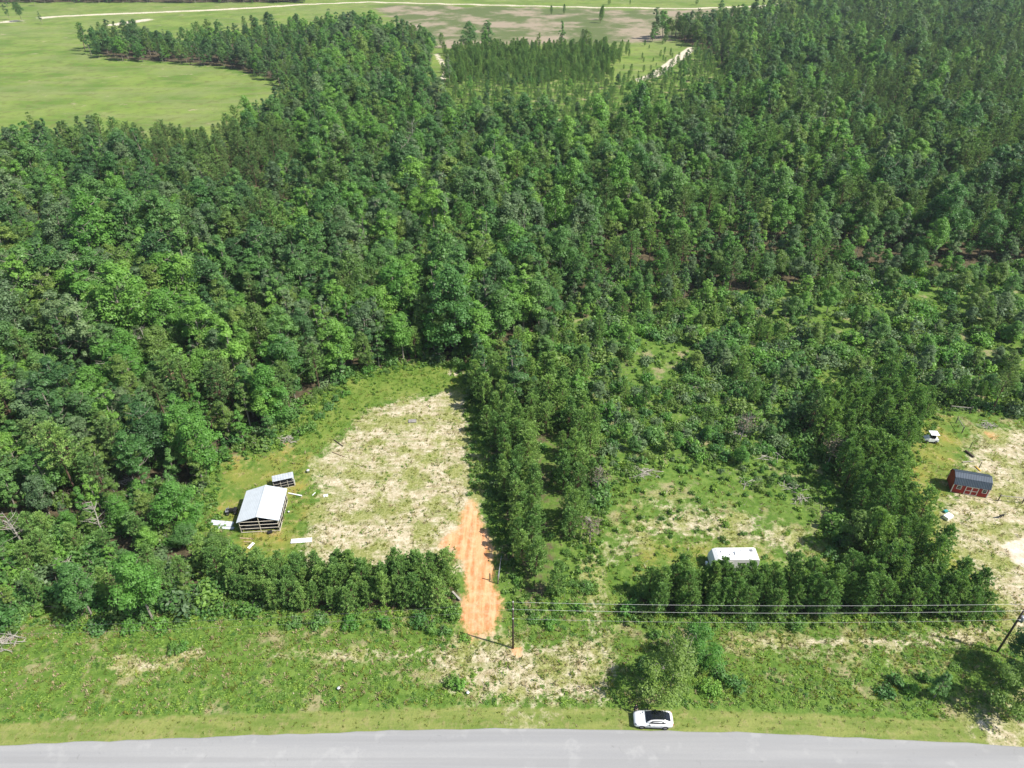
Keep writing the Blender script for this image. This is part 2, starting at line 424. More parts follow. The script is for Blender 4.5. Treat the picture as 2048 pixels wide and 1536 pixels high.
sand = mx(soft(SAND_MAIN, 2.2) * 0.95,
          soft([(850, 1300), (930, 1275), (1010, 1270), (1040, 1290), (1200, 1280), (1230, 1330), (1210, 1400), (1050, 1400), (940, 1395), (870, 1350)], 2.2) * 1.05,
          soft([(205, 1330), (240, 1310), (300, 1322), (410, 1293), (410, 1312), (330, 1338), (245, 1352)], 0.5),
          soft([(1190, 1090), (1300, 1020), (1260, 1000), (1330, 990), (1480, 1010), (1560, 1040), (1620, 1060), (1640, 1100), (1600, 1140), (1500, 1100), (1300, 1090), (1200, 1180)], 3.0) * 0.72,
          soft([(1870, 1010), (1900, 985), (1950, 860), (2048, 850), (2500, 870), (2600, 1400), (2000, 1262), (1950, 1150), (1890, 1080)], 2.5) * 0.92,
          soft([(1450, 1272), (1800, 1268), (1990, 1240), (2300, 1260), (2300, 1290), (1990, 1290), (1800, 1300), (1450, 1295)], 1.2) * 0.9,
          soft([(1380, 1300), (1700, 1300), (1960, 1330), (1950, 1350), (1500, 1320)], 1.0) * 0.6,
          soft([(520, 1300), (860, 1290), (860, 1320), (700, 1330), (520, 1320)], 1.0) * 0.75,
          soft([(1150, 1120), (1210, 1080), (1230, 1240), (1240, 1280), (1140, 1290), (1160, 1230)], 1.5) * 0.62,
          blob(1340, 780, 6) * 0.4, blob(910, 745, 1.8), blob(893, 792, 2.2), blob(2030, 1470, 5) * 0.8, blob(1050, 1440, 5) * 0.45, blob(920, 1310, 3) * 0.8)
clay = mx(soft(CLAY, 1.5) * 1.02, soft([(935, 1265), (988, 1268), (1010, 1330), (1020, 1420), (960, 1420), (950, 1330)], 2.0) * 0.36, soft([(900, 1010), (960, 980), (965, 1060), (900, 1075)], 2.5) * 0.38, blob(1035, 1305, 1.0) * 0.8, blob(1985, 870, 2.0) * 0.42, blob(1900, 920, 1.4) * 0.4, blob(1985, 1070, 1.2) * 0.4)
lush = mx(soft(LUSH, 1.5), soft([(1150, 1240), (1190, 1060), (1250, 1110), (1260, 1190), (1250, 1240)], 2.0) * 0.62, blob(1650, 760, 5) * 0.6)
lawn_edge = np.interp(X, ROAD_EDGE[:, 0], ROAD_EDGE[:, 1])
dl = Y - lawn_edge
lawn = np.clip(0.5 + (2.6 - dl) / 1.6, 0, 1) * np.clip(0.5 + (dl + 30) / 2, 0, 1)
yel = mx(soft([(430, 930), (560, 890), (640, 900), (640, 1000), (600, 1150), (430, 1120), (418, 1000)], 3.5) * 0.75,
         soft([(1200, 1180), (1240, 1000), (1600, 1050), (1700, 1130), (1290, 1175)], 3) * 0.55,
         soft([(1800, 940), (1850, 840), (1900, 830), (1930, 900), (1900, 1000), (1830, 1040)], 1.5) * 0.85,
         soft([(1805, 1000), (1900, 980), (1960, 1100), (2000, 1230), (1940, 1210), (1850, 1120)], 1.5) * 0.7)
fm = forest_mask(U, V) & infr
ff = np.where(fm, 1.0, 0.0).reshape(GX.shape)
for _ in range(5):
    p = np.pad(ff, 1, mode='edge'); ff = (p[:-2, 1:-1] + p[2:, 1:-1] + p[1:-1, :-2] + p[1:-1, 2:] + 2 * ff) / 6
floor = np.clip(ff.ravel() * 1.6 - 0.75, 0, 0.9)
inthick = inside(Z_THICK, U, V) & infr
floor = np.where(inthick, floor * 0.3, floor)
floor = np.where((inside(Z_BLOCK_C, U, V) | inside(Z_BLOCK_R, U, V)) & infr, floor * 0.55, floor)
floor = np.where((inside(P_YOUNG, U, V) | inside(Z_STRIP, U, V)) & infr, 0.0, floor)
far = (Y > 250)
fieldm = np.where((inside(O_FIELD, U, V) | inside(O_YOUNG, U, V)) & infr | (Y > 700), 1.0, 0.0)
brown = soft([(745, 8), (1300, 20), (1640, 12), (1500, 50), (1300, 85), (1000, 90), (890, 95), (830, 72), (770, 30)], 10) * 0.95
trk = lambda pts, w: np.clip(0.5 + (w - linedist(GP(pts), X, Y)) / (w * 0.9), 0, 1)
white = mx(trk([(-300, 62), (0, 45), (110, 33), (250, 27), (400, 21), (520, 15), (600, 9)], 4.5) * 0.75,
           trk([(230, 49), (290, 40)], 6) * 0.8, trk([(600, 9), (740, 4), (860, 7), (1024, 11), (1200, 15), (1380, 17), (1500, 13), (1570, 9), (1630, -2)], 3.0) * 0.9,
           trk([(1560, 10), (1620, 3)], 7), trk([(1700, 20), (1715, 0)], 4),
           trk([(872, 108), (884, 125), (892, 145), (885, 158)], 2.2) * 0.55, trk([(1280, 160), (1310, 150), (1340, 128), (1385, 96)], 3.2) * 0.85,
           trk([(2035, 130), (2055, 100), (2200, 60)], 5) * 0.6,
           soft([(2000, 1092), (2030, 1080), (2200, 1075), (2250, 1180), (2060, 1140), (2030, 1125)], 0.6),
           blob(190, 185, 5) * 0.4)
zc_far = np.where(far, 1.0, 0.0)
Zg = (vnoise(X, Y, 9, 1) - 0.5) * 0.25 + (vnoise(X, Y, 2.6, 2) - 0.5) * 0.10
Zg = Zg * np.clip((Y - lawn_edge - 1.0) / 4.0, 0, 1) - 0.02
def gz(x, y): return 0.0
gm = bpy.data.meshes.new('ground')
nx, ny = len(gx), len(gy)
verts = np.stack([X, Y, Zg], 1)
idx = np.arange(nx * ny).reshape(ny, nx)
faces = np.stack([idx[:-1, :-1], idx[:-1, 1:], idx[1:, 1:], idx[1:, :-1]], -1).reshape(-1, 4)
def fast_mesh(me, verts, faces):
    me.vertices.add(len(verts)); me.vertices.foreach_set('co', np.asarray(verts, np.float32).ravel())
    n = faces.shape[1]
    me.loops.add(faces.size); me.loops.foreach_set('vertex_index', faces.astype(np.int32).ravel())
    me.polygons.add(len(faces)); me.polygons.foreach_set('loop_start', np.arange(0, faces.size, n, dtype=np.int32))
    me.update(calc_edges=True)
fast_mesh(gm, verts, faces)
def colattr(me, nm, r, g, b):
    a = me.color_attributes.new(nm, 'FLOAT_COLOR', 'POINT')
    a.data.foreach_set('color', np.stack([r, g, b, np.ones_like(r)], 1).astype(np.float32).ravel())
colattr(gm, 'zone_a', sand, clay, lush)
colattr(gm, 'zone_b', lawn, floor, yel)
colattr(gm, 'zone_c', fieldm, brown * zc_far, white)
gm.materials.append(ground_material())
gm.polygons.foreach_set('use_smooth', [True] * len(gm.polygons))
ground = link('ground', gm); tag(ground, 'sandy weedy ground with grass fields and forest floor', 'ground', kind='structure')
def zone_at(x, y, arr):
    i = np.clip(np.searchsorted(gx, x) - 1, 0, nx - 2); j = np.clip(np.searchsorted(gy, y) - 1, 0, ny - 2)
    return arr.reshape(ny, nx)[j, i]
def hz(x, y):
    return float(zone_at(np.array([x]), np.array([y]), Zg)[0])

# ------------------------------------------------------------------ road
k = NT('road_asphalt'); geo = k.n('ShaderNodeNewGeometry').outputs['Position']
mp = k.n('ShaderNodeMapping'); k.t.links.new(geo, mp.inputs[0]); mp.inputs['Scale'].default_value = (0.03, 1.0, 1.0)
nb = k.noise(mp.outputs[0], 0.7, 3, 0.5); ns = k.noise(geo, 8.0, 5, 0.7); np_ = k.noise(geo, 0.35, 4, 0.6)
c = k.mix(k.ss(nb, 0.3, 0.7), (0.275, 0.274, 0.274), (0.325, 0.322, 0.316))
c = k.mix(k.ss(ns, 0.35, 0.7, 0, 0.3), c, (0.23, 0.23, 0.24))
c = k.mix(k.ss(np_, 0.55, 0.68, 0, 0.35), c, (0.40, 0.395, 0.385))
mp3 = k.n('ShaderNodeMapping'); k.t.links.new(geo, mp3.inputs[0]); mp3.inputs['Scale'].default_value = (0.012, 0.55, 1.0)
c = k.mix(k.ss(k.noise(mp3.outputs[0], 1.1, 2, 0.5), 0.52, 0.62, 0, 0.45), c, (0.245, 0.243, 0.242))
c = k.mix(k.ss(k.noise(geo, 0.9, 3, 0.5, 1.5), 0.68, 0.74, 0, 0.5), c, (0.20, 0.198, 0.195))
k.bsdf(c, 0.9, 0, 0.2, ns, 0.3, 0.01)
road_mat = k.m
rx = np.linspace(-130, 130, 131)
re = np.interp(rx, ROAD_EDGE[:, 0], ROAD_EDGE[:, 1])
for _ in range(6): re[1:-1] = (re[:-2] + 2 * re[1:-1] + re[2:]) / 4
b = MB(); rv = []
jit = np.random.default_rng(5)
nrow = 5
for i, x in enumerate(rx):
    e = re[i] + jit.normal(0, 0.06)
    for j, off in enumerate((0.0, 0.12, 3.6, 7.1, 7.22)):
        rv.append((x, e - off, (-0.01, 0.035, 0.08, 0.035, -0.01)[j]))
rf = [(i * nrow + j, i * nrow + j + 1, (i + 1) * nrow + j + 1, (i + 1) * nrow + j) for i in range(len(rx) - 1) for j in range(nrow - 1)]
b.add(rv, rf)
road = b.obj('road', road_mat); tag(road, 'pale grey two-lane asphalt road without markings', 'road', kind='structure')

# ------------------------------------------------------------------ plants: prototypes
def leaf_batch(P, N, size, r, aspect=0.62):
    n = len(P)
    N = N / np.maximum(np.linalg.norm(N, axis=1, keepdims=True), 1e-6)
    T = r.normal(size=(n, 3)); T -= (T * N).sum(1, keepdims=True) * N
    T /= np.maximum(np.linalg.norm(T, axis=1, keepdims=True), 1e-6)
    Bt = np.cross(N, T)
    s = np.asarray(size).reshape(-1, 1) * np.ones((n, 1))
    v = np.stack([P - T * s, P + Bt * s * aspect, P + T * s, P - Bt * s * aspect], 1)
    return v.reshape(-1, 3), np.arange(4 * n).reshape(n, 4)
class Plant:
    def __init__(s): s.v = []; s.f = []; s.mi = []; s.var = []; s.nv = 0
    def add(s, v, f, mi, var):
        s.v.append(np.asarray(v, float)); s.f.append(np.asarray(f) + s.nv); s.nv += len(v)
        s.mi.append(np.full(len(f), mi)); s.var.append(np.broadcast_to(var, (len(f),)).astype(float))
    def add_mb(s, mb, mi):
        q = [f for f in mb.f if len(f) == 4]
        s.add(mb.v, q, mi, 0.5)
    def mesh(s, name, mats, only=None):
        me = bpy.data.meshes.new(name)
        v = np.concatenate(s.v); f = np.concatenate(s.f); mi = np.concatenate(s.mi); var = np.concatenate(s.var)
        if only is not None:
            k = mi == only; f = f[k]; var = var[k]; mi = np.zeros(len(f), int)
            used, inv = np.unique(f, return_inverse=True); v = v[used]; f = inv.reshape(f.shape)
        fast_mesh(me, v, f)
        for m in mats: me.materials.append(m)
        me.polygons.foreach_set('material_index', mi.astype(np.int32))
        a = me.attributes.new('var', 'FLOAT', 'FACE'); a.data.foreach_set('value', var.astype(np.float32))
        return me
def limb_set(r, H, Rr, zlo, zhi, n, rad, up=0.35):
    mb = MB()
    lean = r.normal(0, 0.03 * H, 2)
    tr = [(0, 0, -0.3), (lean[0] * 0.2, lean[1] * 0.2, H * 0.35), (lean[0] * 0.6, lean[1] * 0.6, H * 0.68), (lean[0], lean[1], H * 0.93)]
    mb.tube(tr, [rad, rad * 0.78, rad * 0.5, rad * 0.14], 6, False)
    for i in range(n):
        z = H * r.uniform(zlo, zhi); a = r.uniform(0, 2 * math.pi); L = Rr * r.uniform(0.7, 1.15) * (1.2 - 0.6 * (z / H))
        f = z / H
        p0 = np.array([lean[0] * f, lean[1] * f, z])
        p1 = p0 + np.array([math.cos(a) * L * 0.55, math.sin(a) * L * 0.55, L * up * 0.7])
        p2 = p0 + np.array([math.cos(a + 0.2) * L, math.sin(a + 0.2) * L, L * up * 1.7])
        mb.tube([p0, p1, p2], [rad * 0.36, rad * 0.22, rad * 0.06], 4, False)
    return mb
def broadleaf(seed, H=12.0, Rr=3.1, lo=0.22, lobes=48, per=150, leaf=0.175, top=0.45, sparse=1.0):
    r = np.random.default_rng(seed); pl = Plant()
    asym = r.uniform(0.75, 1.25, 3); ph = r.uniform(0, 6.28, 3)
    for i in range(lobes):
        t = (i + r.uniform(0, 1)) / lobes
        z = lo + (1 - lo) * t * 0.95
        tt = (z - lo) / (1 - lo)
        prof = (math.sin(math.pi * min(1, (tt * 0.90 + 0.10)) ** (0.5 + top * 0.55))) ** 0.7 if tt < 0.99 else 0.1
        a = r.uniform(0, 2 * math.pi) if i else 0
        env = Rr * prof * (1 + 0.28 * math.sin(a + ph[0]) + 0.16 * math.sin(2 * a + ph[1]))
        rr = env * r.uniform(0.3, 1.0)
        c = np.array([math.cos(a) * rr, math.sin(a) * rr, z * H + r.normal(0, 0.25)])
        s = r.uniform(0.42, 1.15) * (0.6 + 0.55 * prof) * Rr / 3.1
        n = int(per * (0.5 + 0.6 * s) * sparse)
        stray = r.random(n) < 0.22
        d = r.normal(size=(n, 3)); d /= np.linalg.norm(d, axis=1, keepdims=True)
        d[:, 2] = np.where(d[:, 2] < -0.35, -d[:, 2] * r.uniform(0.2, 1, n), d[:, 2])
        rad = s * (0.55 + 0.55 * r.random((n, 1)) ** 0.6) * np.where(stray, r.uniform(1.0, 1.55, n), 1.0)[:, None]
        P = c + d * rad * np.array([1.0, 1.0, 0.78])
        N = d * 0.9 + np.array([0, 0, 0.65]) + r.normal(0, 0.38, (n, 3))
        vv, ff = leaf_batch(P, N, leaf * r.uniform(0.55, 1.25, n), r)
        base = r.uniform(0.15, 0.85)
        pl.add(vv, ff, 0, np.clip(base + r.normal(0, 0.22, n), 0, 1))
    mb = limb_set(r, H, Rr, lo + 0.05, 0.9, 14, 0.012 * H + 0.03)
    pl.add_mb(mb, 1)
    return pl
def pine(seed, H=14.0, Rr=2.8, lo=0.3, whorls=13, per=5, tufts=5, blades=12, shape=0.58, up=0.3, bl=0.42):
    r = np.random.default_rng(seed); pl = Plant()
    mb = MB(); rad = 0.010 * H + 0.03
    lean = r.normal(0, 0.02 * H, 2)
    mb.tube([(0, 0, -0.3), (lean[0] * .5, lean[1] * .5, H * 0.5), (lean[0], lean[1], H * 0.98)], [rad, rad * 0.7, rad * 0.12], 6, False)
    for w in range(whorls):
        t = w / (whorls - 1)
        z = H * (lo + (0.97 - lo) * t) + r.normal(0, 0.12)
        L0 = Rr * ((1 - t) ** shape * 0.9 + 0.13) * min(1, 0.62 + t * 2.2)
        a0 = r.uniform(0, 6.28)
        for i in range(per):
            if r.random() < 0.10: continue
            a = a0 + i * 2 * math.pi / per + r.normal(0, 0.25); L = L0 * r.uniform(0.65, 1.2)
            p0 = np.array([lean[0] * z / H, lean[1] * z / H, z])
            dr = np.array([math.cos(a), math.sin(a), up + 0.5 * t + r.normal(0, 0.1)])
            mb.tube([p0, p0 + dr * L * 0.95], [rad * 0.22, rad * 0.06], 3, False)
            b0 = r.uniform(0.2, 0.8)
            for j in range(tufts):
                q = p0 + dr * L * (0.32 + 0.68 * (j + 0.6 * r.random()) / tufts) + r.normal(0, 0.10, 3)
                n = blades
                d = r.normal(size=(n, 3)) * 0.75 + dr * 0.55 + np.array([0, 0, 0.5]); d /= np.linalg.norm(d, axis=1, keepdims=True)
                ln = bl * r.uniform(0.6, 1.15, (n, 1))
                side = np.cross(d, r.normal(size=(n, 3))); side /= np.linalg.norm(side, axis=1, keepdims=True)
                wd = ln * 0.17
                v = np.stack([q + d * 0.0, q + d * ln * 0.55 + side * wd, q + d * ln * 1.15, q + d * ln * 0.55 - side * wd], 1).reshape(-1, 3)
                pl.add(v, np.arange(4 * n).reshape(n, 4), 0, np.clip(b0 + r.normal(0, 0.25, n), 0, 1))
    pl.add_mb(mb, 1)
    return pl
def shrub(seed, H=1.6, Rr=1.3, lobes=11, per=42, leaf=0.17):
    r = np.random.default_rng(seed); pl = Plant()
    for i in range(lobes):
        a = r.uniform(0, 6.28); q = r.random() ** 0.6
        c = np.array([math.cos(a) * q * Rr * 0.75, math.sin(a) * q * Rr * 0.75, H * r.uniform(0.25, 0.8) * (1 - 0.35 * q)])
        s = r.uniform(0.3, 0.6) * Rr / 1.3 * 1.0
        n = per
        d = r.normal(size=(n, 3)); d /= np.linalg.norm(d, axis=1, keepdims=True)
        P = c + d * s * (0.5 + 0.6 * r.random((n, 1))); P[:, 2] = np.abs(P[:, 2])
        N = d + np.array([0, 0, 0.6]) + r.normal(0, 0.5, (n, 3))
        vv, ff = leaf_batch(P, N, leaf * r.uniform(0.55, 1.3, n), r)
        pl.add(vv, ff, 0, np.clip(r.uniform(0.2, 0.8) + r.normal(0, 0.22, n), 0, 1))
    mb = MB()
    for i in range(5):
        a = r.uniform(0, 6.28)
        mb.tube([(0, 0, -0.1), (math.cos(a) * Rr * 0.3, math.sin(a) * Rr * 0.3, H * 0.35), (math.cos(a) * Rr * 0.6, math.sin(a) * Rr * 0.6, H * 0.75)], [0.05, 0.03, 0.01], 4, False)
    pl.add_mb(mb, 1)
    return pl
def tuft(seed, n=16, h=0.35, sp=0.25, w=0.05, flat=0.5):
    r = np.random.default_rng(seed); pl = Plant()
    a = r.uniform(0, 6.28, n); q = r.random(n) ** 0.5 * sp
    P = np.stack([np.cos(a) * q, np.sin(a) * q, np.zeros(n)], 1)
    d = np.stack([np.cos(a) * flat, np.sin(a) * flat, np.ones(n)], 1) + r.normal(0, 0.35, (n, 3)); d /= np.linalg.norm(d, axis=1, keepdims=True)
    d[:, 2] = np.abs(d[:, 2])
    ln = h * r.uniform(0.5, 1.2, (n, 1)); side = np.cross(d, r.normal(size=(n, 3))); side /= np.linalg.norm(side, axis=1, keepdims=True)
    v = np.stack([P, P + d * ln * 0.5 + side * w, P + d * ln, P + d * ln * 0.5 - side * w], 1).reshape(-1, 3)
    pl.add(v, np.arange(4 * n).reshape(n, 4), 0, r.random(n))
    return pl

# kinds: list of prototypes (plant, {colour: joined mesh, crown mesh}), trunk mesh
class Kind:
    def __init__(s, name, plants, mats, bark):
        s.name = name; s.mats = mats; s.plants = plants
        s.trunk = [p.mesh(name + '_trunk', [M[bark]], 1) if bark else None for p in plants]
        s.crown = {}; s.full = {}
        for i, p in enumerate(plants):
            c0 = f0 = None
            for m in mats:
                if c0 is None:
                    c0 = p.mesh(name + '_crown', [M[m]], 0); f0 = p.mesh(name + '_full', [M[m], M[bark]] if bark else [M[m]])
                    s.crown[i, m] = c0; s.full[i, m] = f0
                else:
                    c = c0.copy(); c.materials[0] = M[m]; s.crown[i, m] = c
                    f = f0.copy(); f.materials[0] = M[m]; s.full[i, m] = f
K = {}
K['broad'] = Kind('broadleaf', [broadleaf(11), broadleaf(12, Rr=2.7, lo=0.3), broadleaf(13, Rr=3.4, lobes=54), broadleaf(14, Rr=2.3, lo=0.2, lobes=40, top=0.2),
                                broadleaf(15, Rr=3.0, lo=0.38, top=0.6), broadleaf(16, Rr=2.0, lo=0.15, lobes=36, top=0.1), broadleaf(17, Rr=4.4, lo=0.16, lobes=34, sparse=1.0, top=0.5), broadleaf(18, Rr=1.7, lo=0.3, lobes=30, top=0.1)],
                  ['leaf_bright', 'leaf_mid', 'leaf_dark', 'leaf_olive', 'leaf_grey'], 'bark')
K['pine'] = Kind('pine', [pine(31), pine(32, Rr=3.1, lo=0.45, shape=0.5), pine(33, Rr=2.3, lo=0.25, shape=0.7), pine(34, Rr=2.9, lo=0.38, shape=0.45)], ['pine_mid', 'pine_dark'], 'bark_pine')
K['young'] = Kind('young_pine', [pine(41, H=8, Rr=2.35, lo=0.10, whorls=14, per=6, tufts=5, blades=14, shape=0.60, up=0.5, bl=0.34),
                                 pine(42, H=8, Rr=2.1, lo=0.12, whorls=14, per=6, tufts=5, blades=14, shape=0.62, up=0.6, bl=0.34),
                                 pine(43, H=8, Rr=2.6, lo=0.08, whorls=13, per=6, tufts=5, blades=14, shape=0.52, up=0.45, bl=0.34),
                                 pine(44, H=8, Rr=1.9, lo=0.15, whorls=15, per=5, tufts=5, blades=14, shape=0.7, up=0.7, bl=0.34)], ['pine_young', 'pine_mid'], 'bark_pine')
K['shrub'] = Kind('shrub', [shrub(51), shrub(52, H=2.1, Rr=1.1), shrub(53, H=1.2, Rr=1.5), shrub(54, H=1.8, Rr=1.6, lobes=14)],
                  ['leaf_bright', 'leaf_mid', 'leaf_dark', 'leaf_olive', 'leaf_grey', 'weed_dark'], 'bark')
K['weed'] = Kind('weed', [shrub(61, H=0.55, Rr=0.55, lobes=6, per=11, leaf=0.13), shrub(62, H=0.4, Rr=0.7, lobes=7, per=10, leaf=0.12), shrub(63, H=0.8, Rr=0.5, lobes=7, per=11, leaf=0.12)],
                 ['weed', 'weed_dark', 'leaf_olive'], 'weed_dark')
K['tuft'] = Kind('tuft', [tuft(71), tuft(72, 14, 0.28, 0.35), tuft(73, 18, 0.45, 0.22)], ['grass', 'straw', 'weed'], None)
K['litter'] = Kind('litter', [tuft(75, 7, 0.9, 0.5, 0.03, 4.0), tuft(76, 9, 0.7, 0.6, 0.025, 5.0)], ['twig'], None)

placed = {k: [] for k in K}      # kind -> list of dict(x,y,scale,rot,proto,mat)
def put(kind, x, y, s, mat, proto=None, sz=None, z=None):
    n = len(K[kind].plants)
    placed[kind].append((x, y, hz(x, y) if z is None else z, s, s * (sz or 1.0), rng.uniform(0, 6.283), (int(rng.choice([0, 1, 2, 3, 4, 5, 7])) if kind == 'broad' else int(rng.integers(n))) if proto is None else proto, mat))
def pick(weights):
    ks = list(weights); w = np.array([weights[k] for k in ks], float)
    return ks[int(rng.choice(len(ks), p=w / w.sum()))]

# ---- scatter the woods
def grid_pts(x0, x1, y0, y1, cell, jit=0.46):
    xs = np.arange(x0, x1, cell); ys = np.arange(y0, y1, cell)
    gx_, gy_ = np.meshgrid(xs, ys); n = gx_.size
    x = gx_.ravel() + rng.uniform(-jit, jit, n) * cell; y = gy_.ravel() + rng.uniform(-jit, jit, n) * cell
    u, v = PX(x, y)
    k = (u > -330) & (u < 2380) & (v > -22) & (v < 1640)
    return x[k], y[k], u[k], v[k]
MIXA = {'leaf_bright': 3.2, 'leaf_mid': 4.0, 'leaf_dark': 2.2, 'leaf_olive': 2.0, 'leaf_grey': 1.5}
MIXL = {'leaf_bright': 1.6, 'leaf_mid': 3.5, 'leaf_dark': 3.6, 'leaf_olive': 1.5, 'leaf_grey': 1.2}  # heavier in dark leaves: cloud shade put into leaf colour, beside truly darker species
MIXT = {'leaf_bright': 3.8, 'leaf_mid': 2.2, 'leaf_dark': 0.4, 'leaf_olive': 3.2, 'leaf_grey': 2.0}
def scatter_woods(y0, y1, cell, far):
    x, y, u, v = grid_pts(-620, 620, y0, y1, cell)
    k = forest_mask(u, v); x, y, u, v = x[k], y[k], u[k], v[k]
    zr_l, zr_r = inside(Z_ROW_L, u, v), inside(Z_ROW_R, u, v)
    zbc, zbr, zth = inside(Z_BLOCK_C, u, v), inside(Z_BLOCK_R, u, v), inside(Z_THICK, u, v)
    zpf, zpl, zst, zll, zyp = inside(Z_PINE_FAR, u, v), inside(Z_PINE_LEFT, u, v), inside(Z_STRIP, u, v), inside(Z_LEFT_LOW, u, v), inside(P_YOUNG, u, v)
    sp = vnoise(x, y, 22, 5); gp = vnoise(x, y, 30, 9)
    for i in range(len(x)):
        if zr_l[i] or zr_r[i] or zbc[i] or zbr[i]: continue
        if zyp[i]:
            for _ in range(3):
                if rng.random() < 0.2: continue
                put('young', x[i] + rng.normal(0, 4), y[i] + rng.normal(0, 4), rng.uniform(0.4, 0.85), 'pine_mid')
            continue
        if zst[i]:
            if rng.random() < 0.75: put('pine', x[i], y[i], rng.uniform(0.28, 0.5), 'pine_mid')
            else: put('broad', x[i], y[i], rng.uniform(0.35, 0.6), pick(MIXA))
            continue
        if zth[i]:
            q = rng.random()
            if vnoise(x[i:i + 1], y[i:i + 1], 9, 41)[0] < 0.26 and rng.random() < 0.85: continue
            if q < 0.42: put('broad', x[i], y[i], (1.0 + 0.45 * max(0.0, 1 - (v[i] - 530) / 110.0)) * rng.uniform(0.30, 0.55) * (1.25 if rng.random() < .12 else 1), pick(MIXT), sz=rng.uniform(0.75, 1.0))
            elif q < 0.54: put('young', x[i], y[i], rng.uniform(0.4, 0.8), 'pine_young')
            else: put('shrub', x[i], y[i], rng.uniform(0.9, 2.0), pick(MIXT))
            continue
        if zll[i] and v[i] > 1075:
            if rng.random() < 0.5: put('young', x[i], y[i], rng.uniform(0.5, 0.85), 'pine_young' if rng.random() < .6 else 'pine_mid')
            else: put('broad', x[i], y[i], rng.uniform(0.36, 0.56), pick(MIXA), sz=rng.uniform(0.85, 1.1))
            put('shrub', x[i] + rng.uniform(-1.6, 1.6), y[i] + rng.uniform(-1.6, 1.6), rng.uniform(1.0, 1.9), pick({'leaf_mid': 3, 'leaf_bright': 2, 'leaf_olive': 1}))
            continue
        pine_p = 0.08
        if zpf[i]: pine_p = 0.45 + 0.35 * sp[i]
        elif zpl[i]: pine_p = 0.85
        elif u[i] > 1150 and v[i] < 480: pine_p = 0.30
        if sp[i] > 0.62: pine_p += 0.15
        if rng.random() < pine_p:
            put('pine', x[i], y[i], rng.uniform(0.62, 1.12) * (0.8 if zpl[i] else 1) * (0.85 + 0.3 * gp[i]), 'pine_dark' if rng.random() < (0.85 if u[i] > 1650 or zpl[i] else 0.45) else 'pine_mid', sz=rng.uniform(0.75, 1.05))  # extra dark pines stand in for cloud shade at left and upper right
        else:
            s = rng.uniform(0.8, 1.2) * ((0.66 if v[i] > 1000 else 0.82) if zll[i] else 1.0) * (0.85 + 0.4 * gp[i])
            mx_ = dict(MIXL if (u[i] < 560 and v[i] < 520) or u[i] > 1750 else MIXA)
            br = vnoise(x[i:i + 1], y[i:i + 1], 26, 17)[0]; mx_['leaf_bright'] *= 0.3 + 2.6 * br ** 2; mx_['leaf_dark'] *= 0.3 + 2.2 * (1 - br) ** 2; mx_['leaf_grey'] *= 0.3 + 2.0 * vnoise(x[i:i + 1], y[i:i + 1], 18, 19)[0] ** 2
            s *= rng.choice([0.62, 0.8, 1.0, 1.18], p=[0.2, 0.35, 0.33, 0.12])
            if v[i] < 345 and u[i] < 640: s *= 0.78
            if u[i] > 1080 and v[i] > 440: s *= 1.0 - 0.38 * min(1.0, (v[i] - 440) / 110.0)
            if v[i] < 160 and u[i] < 540 and rng.random() < 0.35: continue
            put('broad', x[i], y[i], s * rng.uniform(0.9, 1.2), pick(mx_), sz=rng.uniform(0.85, 1.2))
scatter_woods(42, 150, 3.6, False)
scatter_woods(150, 300, 4.0, False)
scatter_woods(300, 780, 4.6, True)
# young pines set out in rows
def rows(poly, dx, dy, smin, smax, prob=0.93, jit=0.35):
    g = GP(poly); x0, y0 = g.min(0); x1, y1 = g.max(0)
    for x in np.arange(x0, x1, dx):
        for y in np.arange(y0, y1, dy):
            xx = x + rng.normal(0, jit); yy = y + rng.normal(0, jit)
            if rng.random() < prob and inside(g, np.array([xx]), np.array([yy]))[0]:
                put('young', xx, yy, rng.uniform(smin, smax), 'pine_young' if rng.random() < 0.6 else 'pine_mid', sz=rng.uniform(0.95, 1.15))
rows([(440, 1150), (900, 1154), (896, 1222), (560, 1232), (480, 1200), (430, 1180)], 1.35, 1.6, 0.48, 0.80, 0.96, jit=0.6)
rows([(1285, 1176), (1560, 1172), (1740, 1158), (1960, 1218), (1985, 1236), (1285, 1234)], 1.4, 1.7, 0.48, 0.82, 0.95, jit=0.6)
rows([(985, 870), (1062, 870), (1068, 1000), (1075, 1100), (1085, 1210), (1062, 1210), (1036, 1110), (1003, 1000)], 2.2, 2.4, 0.65, 0.95, 0.9)
rows([(1108, 890), (1180, 900), (1185, 1000), (1150, 1090), (1135, 1160), (1115, 1215), (1108, 1100)], 2.3, 2.4, 0.6, 0.95, 0.85)
rows(Z_BLOCK_R, 2.2, 2.4, 0.62, 1.0, 0.93)
for (u, v) in [(1428, 1182), (1446, 1188), (1470, 1190), (1492, 1184), (1515, 1182), (1410, 1190), (1535, 1186)]:
    x, y = G(u, v); put('young', x, y, rng.uniform(0.66, 0.82), 'pine_young')
